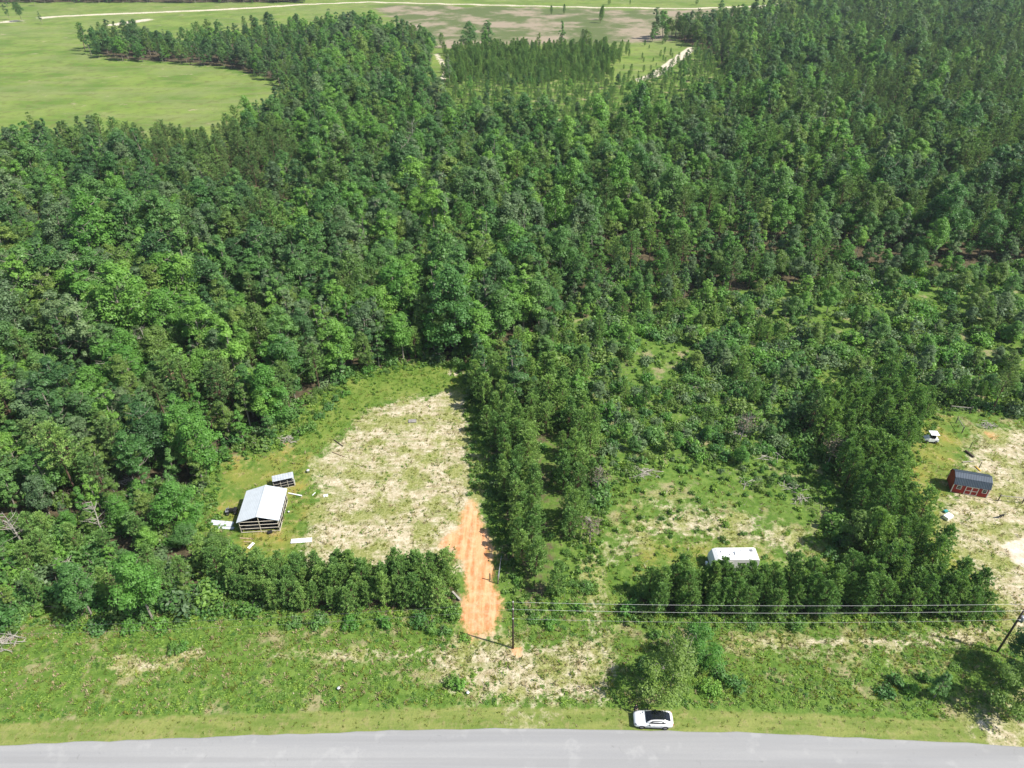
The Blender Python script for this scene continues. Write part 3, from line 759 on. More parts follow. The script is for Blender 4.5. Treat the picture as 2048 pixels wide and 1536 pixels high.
# dense thicket behind the left row, and small pines in far grass
xx, yy, uu, vv = grid_pts(-60, 60, 60, 140, 3.0)
k_ = inside([(945, 770), (1110, 760), (1200, 880), (1110, 890), (960, 880)], uu, vv)
for x, y in zip(xx[k_], yy[k_]): put('young', x, y, rng.uniform(0.7, 1.1), 'pine_young')
xx, yy, uu, vv = grid_pts(-100, 400, 300, 520, 6.0)
k_ = inside(O_YOUNG, uu, vv)
for x, y in zip(xx[k_], yy[k_]):
    if rng.random() < 0.3: put('young', x, y, rng.uniform(0.25, 0.6), 'pine_mid')
for (u, v, s) in [(1200, 46, 1.35), (1203, 40, 1.2), (1103, 30, 0.8), (1128, 29, 0.85), (1218, 10, 0.9), (1260, 10, 0.5), (1393, 10, 0.8), (1210, 96, 0.7), (1245, 96, 0.6), (885, 96, 1.0),
                  (1330, 86, 1.0), (1362, 60, 0.9), (1345, 70, 0.7), (505, 8, 0.5), (440, 8, 0.9), (1180, 100, 0.8), (1190, 100, 0.7)]:
    x, y = G(u, v); put('young', x, y, s, 'pine_mid')
for (u, v, s) in [(20, 40, 1.0), (45, 43, 1.1), (-15, 42, 1.2), (-60, 50, 1.1), (15, 14, 1.2), (70, 12, 0.9), (85, 48, 0.7), (150, 8, 1.0)]:
    x, y = G(u, v); put('broad', x, y, s, 'leaf_dark' if rng.random() < .6 else 'leaf_mid')
# roadside trees
SPECIAL = []
def special(kind, u, v, s, mat, proto, label):
    x, y = G(u, v); SPECIAL.append((kind, x, y, s, mat, proto, label))
special('broad', 1338, 1385, 0.78, 'leaf_olive', 6, 'roadside leafy tree with bare grey limbs shading the ground beside the white car')
special('broad', 1385, 1325, 0.62, 'leaf_bright', 6, 'smaller leafy tree behind the roadside tree that shades the white car')
special('broad', 2030, 1420, 0.78, 'leaf_olive', 6, 'leafy tree by the road shoulder in front of the leaning utility pole')
special('broad', 2035, 1350, 0.72, 'leaf_dark', 2, 'dark leafy tree just behind the tree at the road shoulder, below the utility pole')
special('broad', 1868, 1395, 0.45, 'leaf_mid', 3, 'thin young leafy tree in the weeds between the white car and the road shoulder tree')
# shrubs along the verge and clearing edges
for (u, v, s) in [(915, 1374, .95), (905, 1368, .7), (862, 1260, 1.0), (840, 1245, .9), (770, 1250, 1.0), (700, 1250, 1.1), (640, 1248, 1.1), (590, 1252, .9), (1100, 1250, .9), (1070, 1240, .8),
                  (350, 1302, .9), (370, 1296, .7), (905, 1235, .9), (890, 1265, .8), (930, 1280, .6), (445, 1225, 1.2), (400, 1225, 1.2), (500, 1225, 1.1), (1310, 1275, .8), (1590, 1255, .8), (1500, 1252, .7),
                  (1790, 1365, .9), (1820, 1380, .9), (1850, 1360, .8), (1770, 1385, .9), (1910, 1335, .6), (1160, 1220, .8), (1175, 1180, .8), (660, 815, 1.0), (640, 835, .9), (620, 860, 1.0),
                  (690, 790, .9), (600, 870, 1.0), (672, 800, .8), (1440, 1350, 1.0), (1470, 1370, .9), (1420, 1385, .9), (1410, 1320, 1.0), (1290, 1330, .8), (30, 1240, 1.1), (80, 1225, 1.0), (140, 1250, 1.1),
                  (200, 1255, 1.2), (260, 1258, 1.1), (320, 1255, 1.1), (1680, 1090, 1.2), (1660, 1110, 1.1), (1700, 1125, 1.2), (1750, 1145, 1.1)]:
    x, y = G(u, v); put('shrub', x, y, s, pick({'leaf_mid': 3, 'leaf_bright': 2, 'weed_dark': 3}))
xx, yy, uu, vv = grid_pts(-150, 150, 60, 150, 2.1)
k_ = inside(O_SCRUB, uu, vv)
for x, y in zip(xx[k_], yy[k_]):
    rear = PX(np.array([x]), np.array([y]))[1][0] < 905 + 40 * vnoise(np.array([x]), np.array([y]), 9, 3)[0]
    q = rng.random()
    if rear and q < 0.16: put('broad', x, y, rng.uniform(0.24, 0.42), pick(MIXT), sz=0.9)
    elif q < (0.85 if rear else 0.5): put('shrub', x, y, rng.uniform(0.7, 1.5) if rear else rng.uniform(0.4, 1.0), pick({'leaf_bright': 2, 'leaf_mid': 2, 'leaf_olive': 2.5, 'leaf_grey': 2.2, 'weed_dark': 1}))
# undergrowth in the woods, thicker along the edges
xx, yy, uu, vv = grid_pts(-150, 150, 42, 170, 2.4)
fz = zone_at(xx, yy, ff.ravel()); k_ = forest_mask(uu, vv)
inb = inside(Z_BLOCK_C, uu, vv) | inside(Z_BLOCK_R, uu, vv) | inside(Z_ROW_L, uu, vv) | inside(Z_ROW_R, uu, vv)
clay_near = sdist(GP(CLAY), xx, yy) > -1.3
for i in np.nonzero(k_ & ~clay_near)[0]:
    edge = fz[i] < 0.93
    if inside(Z_THICK, uu[i:i + 1], vv[i:i + 1])[0] and vnoise(xx[i:i + 1], yy[i:i + 1], 9, 41)[0] < 0.26: continue
    p = 0.42 if inb[i] else (0.95 if edge else 0.5)
    if rng.random() < p:
        put('shrub', xx[i], yy[i], rng.uniform(0.4, 0.9) if inb[i] else rng.uniform(0.8, 1.9), pick({'leaf_mid': 3, 'leaf_bright': 1.5, 'leaf_olive': 2, 'weed_dark': 2, 'leaf_grey': 1.2}))
# weeds and tufts
def cover(kind, x0, x1, y0, y1, cell, fn):
    x, y, u, v = grid_pts(x0, x1, y0, y1, cell, 0.5)
    fn(kind, x, y, u, v)
def verge(kind, x, y, u, v):
    d = y - np.interp(x, ROAD_EDGE[:, 0], ROAD_EDGE[:, 1])
    fs = np.array(FOREST_SOUTH, float); south = v > np.interp(u, fs[:, 0], fs[:, 1]) - 25
    s = zone_at(x, y, sand); c = zone_at(x, y, clay); n = vnoise(x, y, 3.2, 21); n2 = vnoise(x, y, 8, 23)
    for i in range(len(x)):
        if not south[i] or d[i] < 0.35 or c[i] > 0.3: continue
        if d[i] < 3.0:
            if rng.random() < 0.32: put('tuft', x[i], y[i], rng.uniform(0.3, 0.6), pick({'grass': 3, 'straw': 1.2, 'weed': 0.8}))
            continue
        p = (0.62 - s[i] * 0.62) * np.clip(n[i] * 2.2 - 0.45, 0.03, 1)
        if rng.random() < p:
            put('weed', x[i], y[i], rng.uniform(0.35, 0.95), pick({'weed': 5, 'weed_dark': 1.0, 'leaf_olive': 0.8}), sz=0.55)
        elif rng.random() < 0.55:
            put('tuft', x[i], y[i], rng.uniform(0.6, 1.2), pick({'grass': 2.2, 'straw': 2.0, 'weed': 1}))
cover('weed', -75, 75, 42, 66, 0.46, verge)
def clearing(kind, x, y, u, v):
    ink = inside(O_CLEAR, u, v) | inside(O_RIGHT, u, v) | inside(O_YARD, u, v)
    s = zone_at(x, y, sand); c = zone_at(x, y, clay); l = zone_at(x, y, lush); w = zone_at(x, y, white); n = vnoise(x, y, 2.6, 31)
    for i in range(len(x)):
        if not ink[i] or c[i] > 0.3 or w[i] > 0.3: continue
        if l[i] > 0.4:
            if rng.random() < 0.65: put('tuft', x[i], y[i], rng.uniform(0.5, 1.1), 'weed' if rng.random() < .75 else 'grass')
            if rng.random() < 0.12: put('weed', x[i], y[i], rng.uniform(0.4, 0.9), 'weed')
        elif rng.random() < np.clip(0.12 + n[i] * 0.65, 0, 0.75):
            put('tuft', x[i], y[i], rng.uniform(0.4, 1.05), pick({'grass': 3, 'straw': 2.0 if s[i] > 0.4 else 0.8, 'weed': 1.3}))
cover('tuft', -60, 110, 60, 135, 0.58, clearing)
def scrubby(kind, x, y, u, v):
    ink = inside(O_SCRUB, u, v) | (inside(Z_THICK, u, v) & (rng.random(len(x)) < 0.5)) | ((inside(O_RIGHT, u, v)) & (rng.random(len(x)) < 0.22))
    for i in np.nonzero(ink)[0]:
        q = rng.random()
        if q < 0.62: put('weed', x[i], y[i], rng.uniform(0.7, 1.5), pick({'weed': 3, 'weed_dark': 2, 'leaf_olive': 2}))
        elif q < 0.75: put('litter', x[i], y[i], rng.uniform(0.7, 1.4), 'twig')
cover('weed', 5, 130, 70, 150, 0.95, scrubby)
def edges(kind, x, y, u, v):
    f = zone_at(x, y, ff.ravel()); cl = sdist(GP(CLAY), x, y) > -0.9
    for i in np.nonzero((f > 0.04) & (f < 0.99) & ~cl)[0]:
        q = rng.random()
        if q < 0.7: put('weed', x[i], y[i], rng.uniform(0.7, 1.5), pick({'weed': 2, 'weed_dark': 3, 'leaf_olive': 2}))
        elif q < 0.8: put('litter', x[i], y[i], rng.uniform(0.6, 1.1), 'twig')
cover('weed', -110, 115, 55, 140, 0.9, edges)

# ------------------------------------------------------------------ plants: individuals and the rest
def zone_name(u, v):
    a = lambda z: inside(z, np.array([u]), np.array([v]))[0]
    if a(Z_ROW_L): return 'in the row between the carport clearing and the road', 'row in front of the carport clearing'
    if a(Z_ROW_R): return 'in the row between the white trailer and the road', 'row in front of the white trailer'
    if a(Z_BLOCK_C): return 'in the planted block beside the red clay drive', 'planted block beside the clay drive'
    if a(Z_BLOCK_R): return 'in the planted block beside the red shed yard', 'planted block beside the red shed yard'
    if a(Z_THICK): return 'in the thicket behind the brush-strewn ground', 'thicket behind the brush-strewn ground'
    if a(O_SCRUB): return 'among the fallen branches behind the white trailer', 'brush-strewn ground behind the white trailer'
    if a(O_CLEAR): return 'at the grassy edge of the carport clearing', 'edge of the carport clearing'
    if a(Z_LEFT_LOW): return 'in the woods beside the carport', 'woods beside the carport'
    if a(O_FIELD) or a(O_YOUNG): return 'standing in the open field beyond the woods', 'open field beyond the woods'
    if v > 1200: return 'in the weedy verge beside the road', 'weedy verge beside the road'
    if v > 640 and u < 700: return 'in the woods beside the carport', 'woods beside the carport'
    if v > 560: return 'in the woods behind the sandy clearing', 'woods behind the sandy clearing'
    if v < 200 and u < 1000: return 'in the grove beside the far pasture', 'grove beside the far pasture'
    return 'in the deep woods before the far pasture', 'deep woods before the far pasture'
HUE = {'leaf_bright': 'bright green', 'leaf_mid': 'mid green', 'leaf_dark': 'dark green', 'leaf_olive': 'olive green', 'leaf_grey': 'grey green',
       'pine_mid': 'mid green', 'pine_dark': 'dark green', 'pine_young': 'fresh green', 'weed_dark': 'deep green'}
def individual(name, kind, rec, noun, cat, label=None):
    x, y, z, s, sz, rot, pr, mat = rec
    kd = K[kind]
    u, v = PX(np.array([x]), np.array([y])); where, grp = zone_name(float(u[0]), float(v[0]))
    t = empty(name, (x, y, z), rot); t.scale = (s, s, sz)
    link('trunk' if cat == 'tree' else 'stem', kd.trunk[pr], t)
    link('crown' if cat == 'tree' else 'foliage', kd.crown[pr, mat], t)
    if label: tag(t, label, cat)
    else:
        hh = sz * {'broad': 12, 'pine': 14, 'young': 8, 'shrub': 1.6}[kind]
        size = ('low' if hh < 1.6 else 'tall') if kind == 'shrub' else ('low' if hh < 5 else 'mid-sized' if hh < 8.5 else 'tall' if hh < 12 else 'very tall')
        form = {'broad': ['rounded', 'high-crowned', 'broad', 'slim', 'flat-topped', 'narrow', 'spreading', 'thin'], 'pine': ['open', 'high-crowned', 'slim', 'rounded'],
                'young': ['bushy', 'upright', 'broad', 'slim'], 'shrub': ['round', 'upright', 'spreading', 'broad']}[kind][pr]
        tag(t, '%s %s %s %s %s' % (size, form, HUE[mat], noun, where), cat, '%s %ss of the %s' % (HUE[mat], noun, grp))
    return t
def apparent(r, h):
    u, v = PX(np.array([r[0]]), np.array([r[1]]))
    if not (-60 < u[0] < 2110 and -12 < v[0] < 1560): return 1e9
    return math.hypot(math.hypot(r[0], r[1]), 80) / (r[4] * h)
LIMIT = 290
def protos_collection(kind):
    kd = K[kind]; col = bpy.data.collections.new(kd.name + '_kinds'); keys = []
    for i in range(len(kd.plants)):
        for m in kd.mats:
            o = bpy.data.objects.new('%s_kind_%03d' % (kd.name, len(keys)), kd.full[i, m]); col.objects.link(o); keys.append((i, m))
    return col, {k: n for n, k in enumerate(keys)}
def stuff(name, kind, recs, label, cat):
    if not recs: return
    col, ix = protos_collection(kind)
    me = bpy.data.meshes.new(name); n = len(recs)
    me.vertices.add(n)
    me.vertices.foreach_set('co', np.array([[r[0], r[1], r[2]] for r in recs], np.float32).ravel())
    a = me.attributes.new('idx', 'INT', 'POINT'); a.data.foreach_set('value', np.array([ix[r[6], r[7]] for r in recs], np.int32))
    a = me.attributes.new('rot', 'FLOAT_VECTOR', 'POINT'); a.data.foreach_set('vector', np.array([[rng.normal(0, .05), rng.normal(0, .05), r[5]] for r in recs], np.float32).ravel())
    a = me.attributes.new('scl', 'FLOAT_VECTOR', 'POINT'); a.data.foreach_set('vector', np.array([[r[3], r[3], r[4]] for r in recs], np.float32).ravel())
    ng = bpy.data.node_groups.new(name, 'GeometryNodeTree')
    ng.interface.new_socket('Geometry', in_out='INPUT', socket_type='NodeSocketGeometry')
    ng.interface.new_socket('Geometry', in_out='OUTPUT', socket_type='NodeSocketGeometry')
    N = ng.nodes.new; L = ng.links.new
    gi, go, ip, ci = N('NodeGroupInput'), N('NodeGroupOutput'), N('GeometryNodeInstanceOnPoints'), N('GeometryNodeCollectionInfo')
    ci.inputs['Collection'].default_value = col; ci.inputs['Separate Children'].default_value = True; ci.inputs['Reset Children'].default_value = True
    def na(nm, ty):
        q = N('GeometryNodeInputNamedAttribute'); q.data_type = ty; q.inputs['Name'].default_value = nm
        return [o for o in q.outputs if o.enabled and o.name == 'Attribute'][0]
    L(gi.outputs[0], ip.inputs['Points']); L(ci.outputs[0], ip.inputs['Instance']); ip.inputs['Pick Instance'].default_value = True
    L(na('idx', 'INT'), ip.inputs['Instance Index'])
    e2r = N('FunctionNodeEulerToRotation'); L(na('rot', 'FLOAT_VECTOR'), e2r.inputs[0]); L(e2r.outputs[0], ip.inputs['Rotation'])
    L(na('scl', 'FLOAT_VECTOR'), ip.inputs['Scale']); L(ip.outputs[0], go.inputs[0])
    o = link(name, me); md = o.modifiers.new('scatter', 'NODES'); md.node_group = ng
    tag(o, label, cat, kind='stuff')
def settle(kind, name, noun, cat, h, limit, sname, slabel, scat):
    recs = sorted(placed[kind], key=lambda r: apparent(r, h))
    for r in recs[:limit]: individual(name, kind, r, noun, cat)
    stuff(sname, kind, recs[limit:], slabel, scat)
for kind, x, y, s, mat, pr, lab in SPECIAL:
    individual('broadleaf_tree', kind, (x, y, hz(x, y), s, s, rng.uniform(0, 6.28), pr, mat), '', 'tree', lab)
settle('broad', 'broadleaf_tree', 'leafy tree', 'tree', 12, LIMIT, 'broadleaf_woods', 'dense broadleaf woods reaching back to the far pasture', 'woods')
settle('pine', 'pine_tree', 'pine', 'tree', 14, LIMIT, 'pine_woods', 'distant pine woods along the far pasture and ridge', 'woods')
settle('young', 'young_pine_tree', 'young pine', 'tree', 8, LIMIT, 'young_pine_plantation', 'remaining young pines of the planted blocks and rows', 'woods')
settle('shrub', 'shrub', 'shrub', 'shrub', 1.6, 280, 'undergrowth', 'leafy undergrowth below the trees and in the thicket', 'undergrowth')
stuff('weed_cover', 'weed', placed['weed'], 'broad-leaved weeds covering the verge and brush ground', 'weeds')
stuff('grass_cover', 'tuft', placed['tuft'], 'grass and straw tufts over the clearings and verge', 'grass')
stuff('twig_litter', 'litter', placed['litter'], 'dry twigs scattered over the brush ground', 'twigs')
print('PLANTS', {k: len(v) for k, v in placed.items()})


# ------------------------------------------------------------------ carport
def ribbed(b, w, l, pitch, amp, thick=0.02):
    """sheet in local x (across ribs, 0..w) and y (0..l), z up"""
    n = max(2, int(round(w / pitch)) * 4); prof = []
    for i in range(n + 1):
        prof.append((w * i / n, amp * (0, 1, 1, 0)[i % 4]))
    top0 = [(x, 0, z + thick) for x, z in prof]; top1 = [(x, l, z + thick) for x, z in prof]
    bot0 = [(x, 0, z) for x, z in prof]; bot1 = [(x, l, z) for x, z in prof]
    return top0 + top1 + bot0 + bot1, [(i, i + 1, n + 2 + i, n + 1 + i) for i in range(n)] + \
        [(2 * n + 2 + i, 3 * n + 3 + i, 3 * n + 4 + i, 2 * n + 3 + i) for i in range(n)] + \
        [(i, 2 * n + 2 + i, 2 * n + 3 + i, i + 1) for i in range(n)] + [(n + 1 + i, n + 2 + i, 3 * n + 4 + i, 3 * n + 3 + i) for i in range(n)]
def sheet_obj(name, mat, parent, w, l, pitch, amp, Mx):
    b = MB(); v, f = ribbed(b, w, l, pitch, amp)
    b.add([Mx @ Vector(p) for p in v], f)
    return b.obj(name, mat, parent)
def bar(name, mat, parent, pts, r, n=6):
    return MB().tube(pts, r, n).obj(name, mat, parent)
cp = empty('carport', (-38.25, 78.45, 0), R(4.6))
tag(cp, 'open metal carport with a pale gable roof on tan tube frame', 'carport')
CW, CL, EZ, RZ = 3.15, 3.45, 2.35, 3.35
sl = math.hypot(CW, RZ - EZ); an = math.atan2(RZ - EZ, CW)
Mr = Matrix.Translation((0.0, -CL, RZ)) @ Matrix.Rotation(an, 4, 'Y')
Ml = Matrix.Translation((-CW, -CL, EZ)) @ Matrix.Rotation(-an, 4, 'Y')
# ribs run along the length, sheets laid across the slope
sheet_obj('roof_panel', M['metal_roof'], cp, sl, 2 * CL, 0.30, 0.008, Mr)
sheet_obj('roof_panel', M['metal_roof'], cp, sl, 2 * CL, 0.30, 0.008, Ml)
b = MB(); b.add([(-0.22, -CL - .02, RZ - 0.02), (0, -CL - .02, RZ + 0.06), (0.22, -CL - .02, RZ - 0.02), (-0.22, CL + .02, RZ - 0.02), (0, CL + .02, RZ + 0.06), (0.22, CL + .02, RZ - 0.02)], [(0, 1, 4, 3), (1, 2, 5, 4)])
b.obj('ridge_cap', M['metal_roof'], cp)
px_ = CW - 0.32
for sx in (-1, 1):
    for y in np.linspace(-CL + 0.15, CL - 0.15, 6):
        bar('post', M['tube_steel'], cp, [(sx * px_, y, 0), (sx * px_, y, EZ + 0.05)], 0.04)
    bar('base_rail', M['tube_steel'], cp, [(sx * px_, -CL + .15, 0.05), (sx * px_, CL - .15, 0.05)], 0.04)
    for zz in (0.95, 1.65, 2.30):
        bar('side_rail', M['tube_steel'], cp, [(sx * px_, -CL + .15, zz), (sx * px_, CL - .15, zz)], 0.03)
for y in np.linspace(-CL + 0.15, CL - 0.15, 6):
    bar('rafter', M['tube_steel'], cp, [(-CW + .05, y, EZ - 0.05), (0, y, RZ - 0.07), (CW - .05, y, EZ - 0.05)], 0.035)
for y, nm in ((-CL + 0.10, 'front'), (CL - 0.10, 'back')):
    for zz in (0.22, 0.95, 1.65, 2.32): bar('gable_rail', M['tube_steel'], cp, [(-px_, y, zz), (px_, y, zz)], 0.04)
    bar('gable_post', M['tube_steel'], cp, [(0.1, y, 0), (0.1, y, RZ - 0.1)], 0.05)
for x0, y0, w_, l_, h_ in ((-1.4, 0.6, 1.3, 2.4, 0.9), (1.3, 1.6, 1.0, 1.0, 0.7)):
    pass
for sx in (-1, 1): MB().box((sx * (px_ - 0.06), 0, 1.15), (0.03, 2 * CL - 0.4, 2.2)).obj('side_wall', M['black_plastic'], cp)  # walls coloured black so the carport inside reads as deep shade
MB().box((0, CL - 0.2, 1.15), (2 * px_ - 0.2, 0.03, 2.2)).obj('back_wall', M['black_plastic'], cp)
# black bulk added under the roof to deepen the shade on its floor
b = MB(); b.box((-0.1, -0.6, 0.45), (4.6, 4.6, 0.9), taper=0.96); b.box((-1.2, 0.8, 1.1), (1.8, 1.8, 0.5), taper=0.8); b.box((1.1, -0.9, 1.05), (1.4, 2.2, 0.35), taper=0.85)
st = b.obj('shade_stack', M['black_cloth']); st.parent = None
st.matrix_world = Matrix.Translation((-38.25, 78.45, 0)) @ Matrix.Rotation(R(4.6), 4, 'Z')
tag(st, 'black stack added under the carport roof to deepen its shade', 'stack')

# small open shelter behind the carport
sh = empty('metal_shelter', (-37.0, 85.3, 0), R(19), 0.9)
tag(sh, 'small open shelter with tilted pale metal roof and dark interior behind the carport', 'shelter')
Ms = Matrix.Translation((-1.9, -0.35, 1.80)) @ Matrix.Rotation(R(9), 4, 'X')
sheet_obj('roof_panel', M['metal_sheet'], sh, 3.7, 1.40, 0.46, 0.02, Ms)
for x in (-1.8, -0.6, 0.6, 1.7):
    bar('post', M['tube_steel'], sh, [(x, -0.7, 0), (x, -0.7, 1.74)], 0.035); bar('post', M['tube_steel'], sh, [(x, 0.85, 0), (x, 0.85, 2.0)], 0.035)
for zz in (0.15, 0.8, 1.4): bar('front_rail', M['tube_steel'], sh, [(-1.8, -0.74, zz), (1.7, -0.74, zz)], 0.022)
MB().box((-0.05, 0.92, 0.95), (3.6, 0.04, 1.9)).obj('back_wall', M['black_plastic'], sh)
MB().box((-0.05, -0.55, 0.84), (3.5, 0.04, 1.62)).obj('front_shade_sheet', M['black_cloth'], sh)  # black sheet added behind the rails to stand in for shade inside
MB().box((-1.88, 0.1, 0.85), (0.04, 1.6, 1.7)).obj('end_wall', M['black_plastic'], sh)
b = MB(); v, f = ribbed(b, 1.5, 1.55, 0.3, 0.02); Mq = Matrix.Translation((1.80, -0.66, 0.12)) @ Matrix.Rotation(R(90), 4, 'Z') @ Matrix.Rotation(R(90 - 14), 4, 'X')
b.add([Mq @ Vector(p) for p in v], f); b.obj('end_panel', M['metal_sheet'], sh)

# loose sheets and oddments in the clearing
def slab(name, label, cat, u0, v0, u1, v1, w, mat, z=0.06, t=0.04, ribs=False, group=None, tilt=0.0):
    a = np.array(G(u0, v0)); c = np.array(G(u1, v1)); m = (a + c) / 2; d = c - a; L = float(np.hypot(*d)); yaw = math.atan2(d[1], d[0])
    b = MB()
    if ribs:
        vv_, ff_ = ribbed(b, L, w, 0.24, 0.03, 0.012); b.add([(p[0] - L / 2, p[1] - w / 2, p[2]) for p in vv_], ff_)
    else:
        h = t / 2
        b.loft([[(-L / 2, -w / 2, -h), (-L / 2, w / 2, -h), (-L / 2, w / 2, h), (-L / 2, -w / 2, h)], [(0, -w / 2, -h + .015), (0, w / 2, -h), (0, w / 2, h), (0, -w / 2, h + .015)],
                [(L / 2, -w / 2 * .98, -h), (L / 2, w / 2, -h), (L / 2, w / 2, h), (L / 2, -w / 2 * .98, h)]], close=True)
    o = b.obj(name, M[mat]); o.location = (m[0], m[1], z + hz(m[0], m[1]) + t / 2); o.rotation_euler = (tilt, 0, yaw)
    return tag(o, label, cat, group)
slab('metal_sheet', 'long pale corrugated metal sheet lying on grass against the left side of the carport', 'sheet', 421, 1045, 466, 1049, 0.95, 'metal_roof', ribs=True, tilt=0.05)
slab('metal_sheet', 'second pale metal sheet lying just in front of the long corrugated sheet', 'sheet', 434, 1055, 468, 1057, 0.5, 'metal_roof', z=0.05, ribs=True)
slab('metal_sheet', 'flat white metal panel lying alone on grass in front of the carport', 'sheet', 582, 1084, 624, 1081, 0.85, 'white_paint', ribs=True)
slab('board', 'short white board tipped on the grass in front of the carport', 'board', 497, 1098, 508, 1087, 0.42, 'white_paint', t=0.06, tilt=0.12)
slab('white_pipe', 'slim pale pipe lying on the grass beside the carport roof', 'pipe', 577, 988, 604, 993.5, 0.2, 'white_paint', t=0.14)
slab('plank', 'weathered tan plank on the ground before the carport', 'plank', 480, 1077, 508, 1079, 0.2, 'plank', group=None)
slab('plank', 'thin tan plank lying closest behind the short white board', 'plank', 488, 1084, 503, 1085, 0.16, 'plank')
slab('pallet_board', 'grey weathered board flat on the sandy clearing', 'board', 817, 843, 833, 842, 0.9, 'grey_wood', t=0.12)
slab('fallen_branch', 'thin dark branch lying where lush grass meets sand', 'branch', 668, 880, 686, 893, 0.12, 'pole_wood', t=0.1)
slab('fallen_branch', 'pale stripped branch lying on sand near the lush grass', 'branch', 665, 905, 690, 915, 0.1, 'plank', t=0.1)
def bucket(u, v, label, col='white_paint', s=1.0, lid=True):
    x, y = G(u, v); t = empty('bucket', (x, y, hz(x, y)), 0.3, s); tag(t, label, 'bucket')
    n = 12; ring = lambda r, z: [(r * math.cos(2 * math.pi * k / n), r * math.sin(2 * math.pi * k / n), z) for k in range(n)]
    MB().loft([ring(0.17, 0), ring(0.2, 0.42), ring(0.215, 0.42), ring(0.215, 0.46)], close=True).obj('tub', M[col], t, True)
    MB().tube([(-0.21, 0, 0.42), (-0.12, 0.02, 0.6), (0.12, 0.02, 0.6), (0.21, 0, 0.42)], 0.012, 5).obj('handle', M['grey_metal'], t)
bucket(617, 946, 'white bucket standing in grass beside the small open shelter', s=1.2)
bucket(678, 1379, 'white bucket half hidden in the roadside weeds', s=0.9)
bucket(936, 1388, 'white bucket beside the dark shrub on the sandy verge', s=0.9)
bucket(578, 1026, 'small white bucket close beside the carport on its sunny side', s=0.7)
slab('debris_sheet', 'curled white scrap of sheeting on bare ground in the clearing', 'scrap', 647, 993, 656, 991, 0.45, 'white_paint', t=0.1, tilt=0.25)
slab('debris_sheet', 'narrow white strip of scrap between pipe and curled scrap', 'scrap', 625, 992, 631, 986, 0.14, 'white_paint', t=0.05)
slab('debris_sheet', 'black and white scrap lying in front of the carport gable', 'scrap', 536, 1068, 545, 1065, 0.5, 'black_plastic', t=0.3, tilt=0.1)

# ------------------------------------------------------------------ wheels
def wheel(parent, x, y, r, w, rim=0.62, name='wheel'):
    n = 18; prof = [(r * rim, -w / 2), (r * 0.94, -w / 2), (r, -w * 0.32), (r, w * 0.32), (r * 0.94, w / 2), (r * rim, w / 2)]
    rings = [[(x + q * math.cos(2 * math.pi * k / n), y + s_, r + q * math.sin(2 * math.pi * k / n)) for q, s_ in prof] for k in range(n)]
    b = MB(); b.loft(rings + [rings[0]], close=False, caps=False); t = b.obj(name, M['rubber'], parent, True)
    b = MB()
    for s_ in (-1, 1):
        ys = y + s_ * w * 0.40
        c = [(x, ys, r)] + [(x + r * rim * math.cos(2 * math.pi * k / n), ys, r + r * rim * math.sin(2 * math.pi * k / n)) for k in range(n)]
        b.add(c, [(0, 1 + k, 1 + (k + 1) % n) for k in range(n)])
    for k in range(5):
        a = 2 * math.pi * k / 5
        for s_ in (-1, 1): b.box((x + r * 0.33 * math.cos(a), y + s_ * w * 0.44, r + r * 0.33 * math.sin(a)), (r * 0.56, 0.02, r * 0.14), (0, -a, 0))
    b.obj('rim', M['rim'], t)
    return t

# ------------------------------------------------------------------ car (local x forward)
car = empty('parked_car', (16.42, 45.33, 0.02), R(177.6))
tag(car, 'white car with black glass roof parked at the road edge', 'car')
def body_ring(x, hw, zb, zm, zt, tw):
    """half profile mirrored: bottom, sill, belt, shoulder, top"""
    h = [(hw * 0.86, zb), (hw * 0.97, zb + 0.10), (hw, zm * 0.62 + zb * 0.38), (hw * 0.985, zm), (tw, zt)]
    return [(x, -y, z) for y, z in h] + [(x, y, z) for y, z in reversed(h)]
st_ = [(2.26, 0.55, 0.34, 0.52, 0.60, 0.40), (2.20, 0.74, 0.26, 0.60, 0.70, 0.58), (2.02, 0.86, 0.22, 0.70, 0.80, 0.68), (1.60, 0.91, 0.22, 0.80, 0.90, 0.70), (1.10, 0.915, 0.22, 0.87, 0.98, 0.70),
       (0.70, 0.915, 0.22, 0.91, 1.00, 0.74), (0.0, 0.92, 0.22, 0.94, 1.00, 0.78), (-0.8, 0.92, 0.22, 0.97, 1.02, 0.78), (-1.4, 0.92, 0.23, 0.99, 1.04, 0.76), (-1.9, 0.89, 0.27, 0.98, 1.05, 0.70), (-2.16, 0.80, 0.34, 0.92, 1.00, 0.62), (-2.25, 0.66, 0.42, 0.80, 0.86, 0.50)]
MB().loft([body_ring(*s_) for s_ in st_], close=True).obj('body', M['car_white'], car, True)
# greenhouse: white shell
gh = [(0.98, 0.76, 0.97, 0.70, 0.985), (0.35, 0.80, 0.97, 0.60, 1.36), (0.05, 0.80, 0.98, 0.585, 1.445), (-0.5, 0.80, 0.99, 0.58, 1.475), (-1.0, 0.79, 1.00, 0.565, 1.44), (-1.45, 0.77, 1.01, 0.55, 1.32), (-2.02, 0.68, 1.01, 0.56, 1.04)]
rg = [[(x, -a, z0), (x, -(a + c) / 2 - 0.03, z0 + (z1 - z0) * 0.55), (x, -c, z1), (x, -c * 0.5, z1 + 0.025), (x, c * 0.5, z1 + 0.025), (x, c, z1), (x, (a + c) / 2 + 0.03, z0 + (z1 - z0) * 0.55), (x, a, z0)] for x, a, z0, c, z1 in gh]
cab = MB().loft(rg, close=True).obj('cabin', M['car_white'], car, True)
def roofz(x):
    xs = [g[0] for g in gh][::-1]; return float(np.interp(x, xs, [g[4] for g in gh][::-1])), float(np.interp(x, xs, [g[3] for g in gh][::-1]))
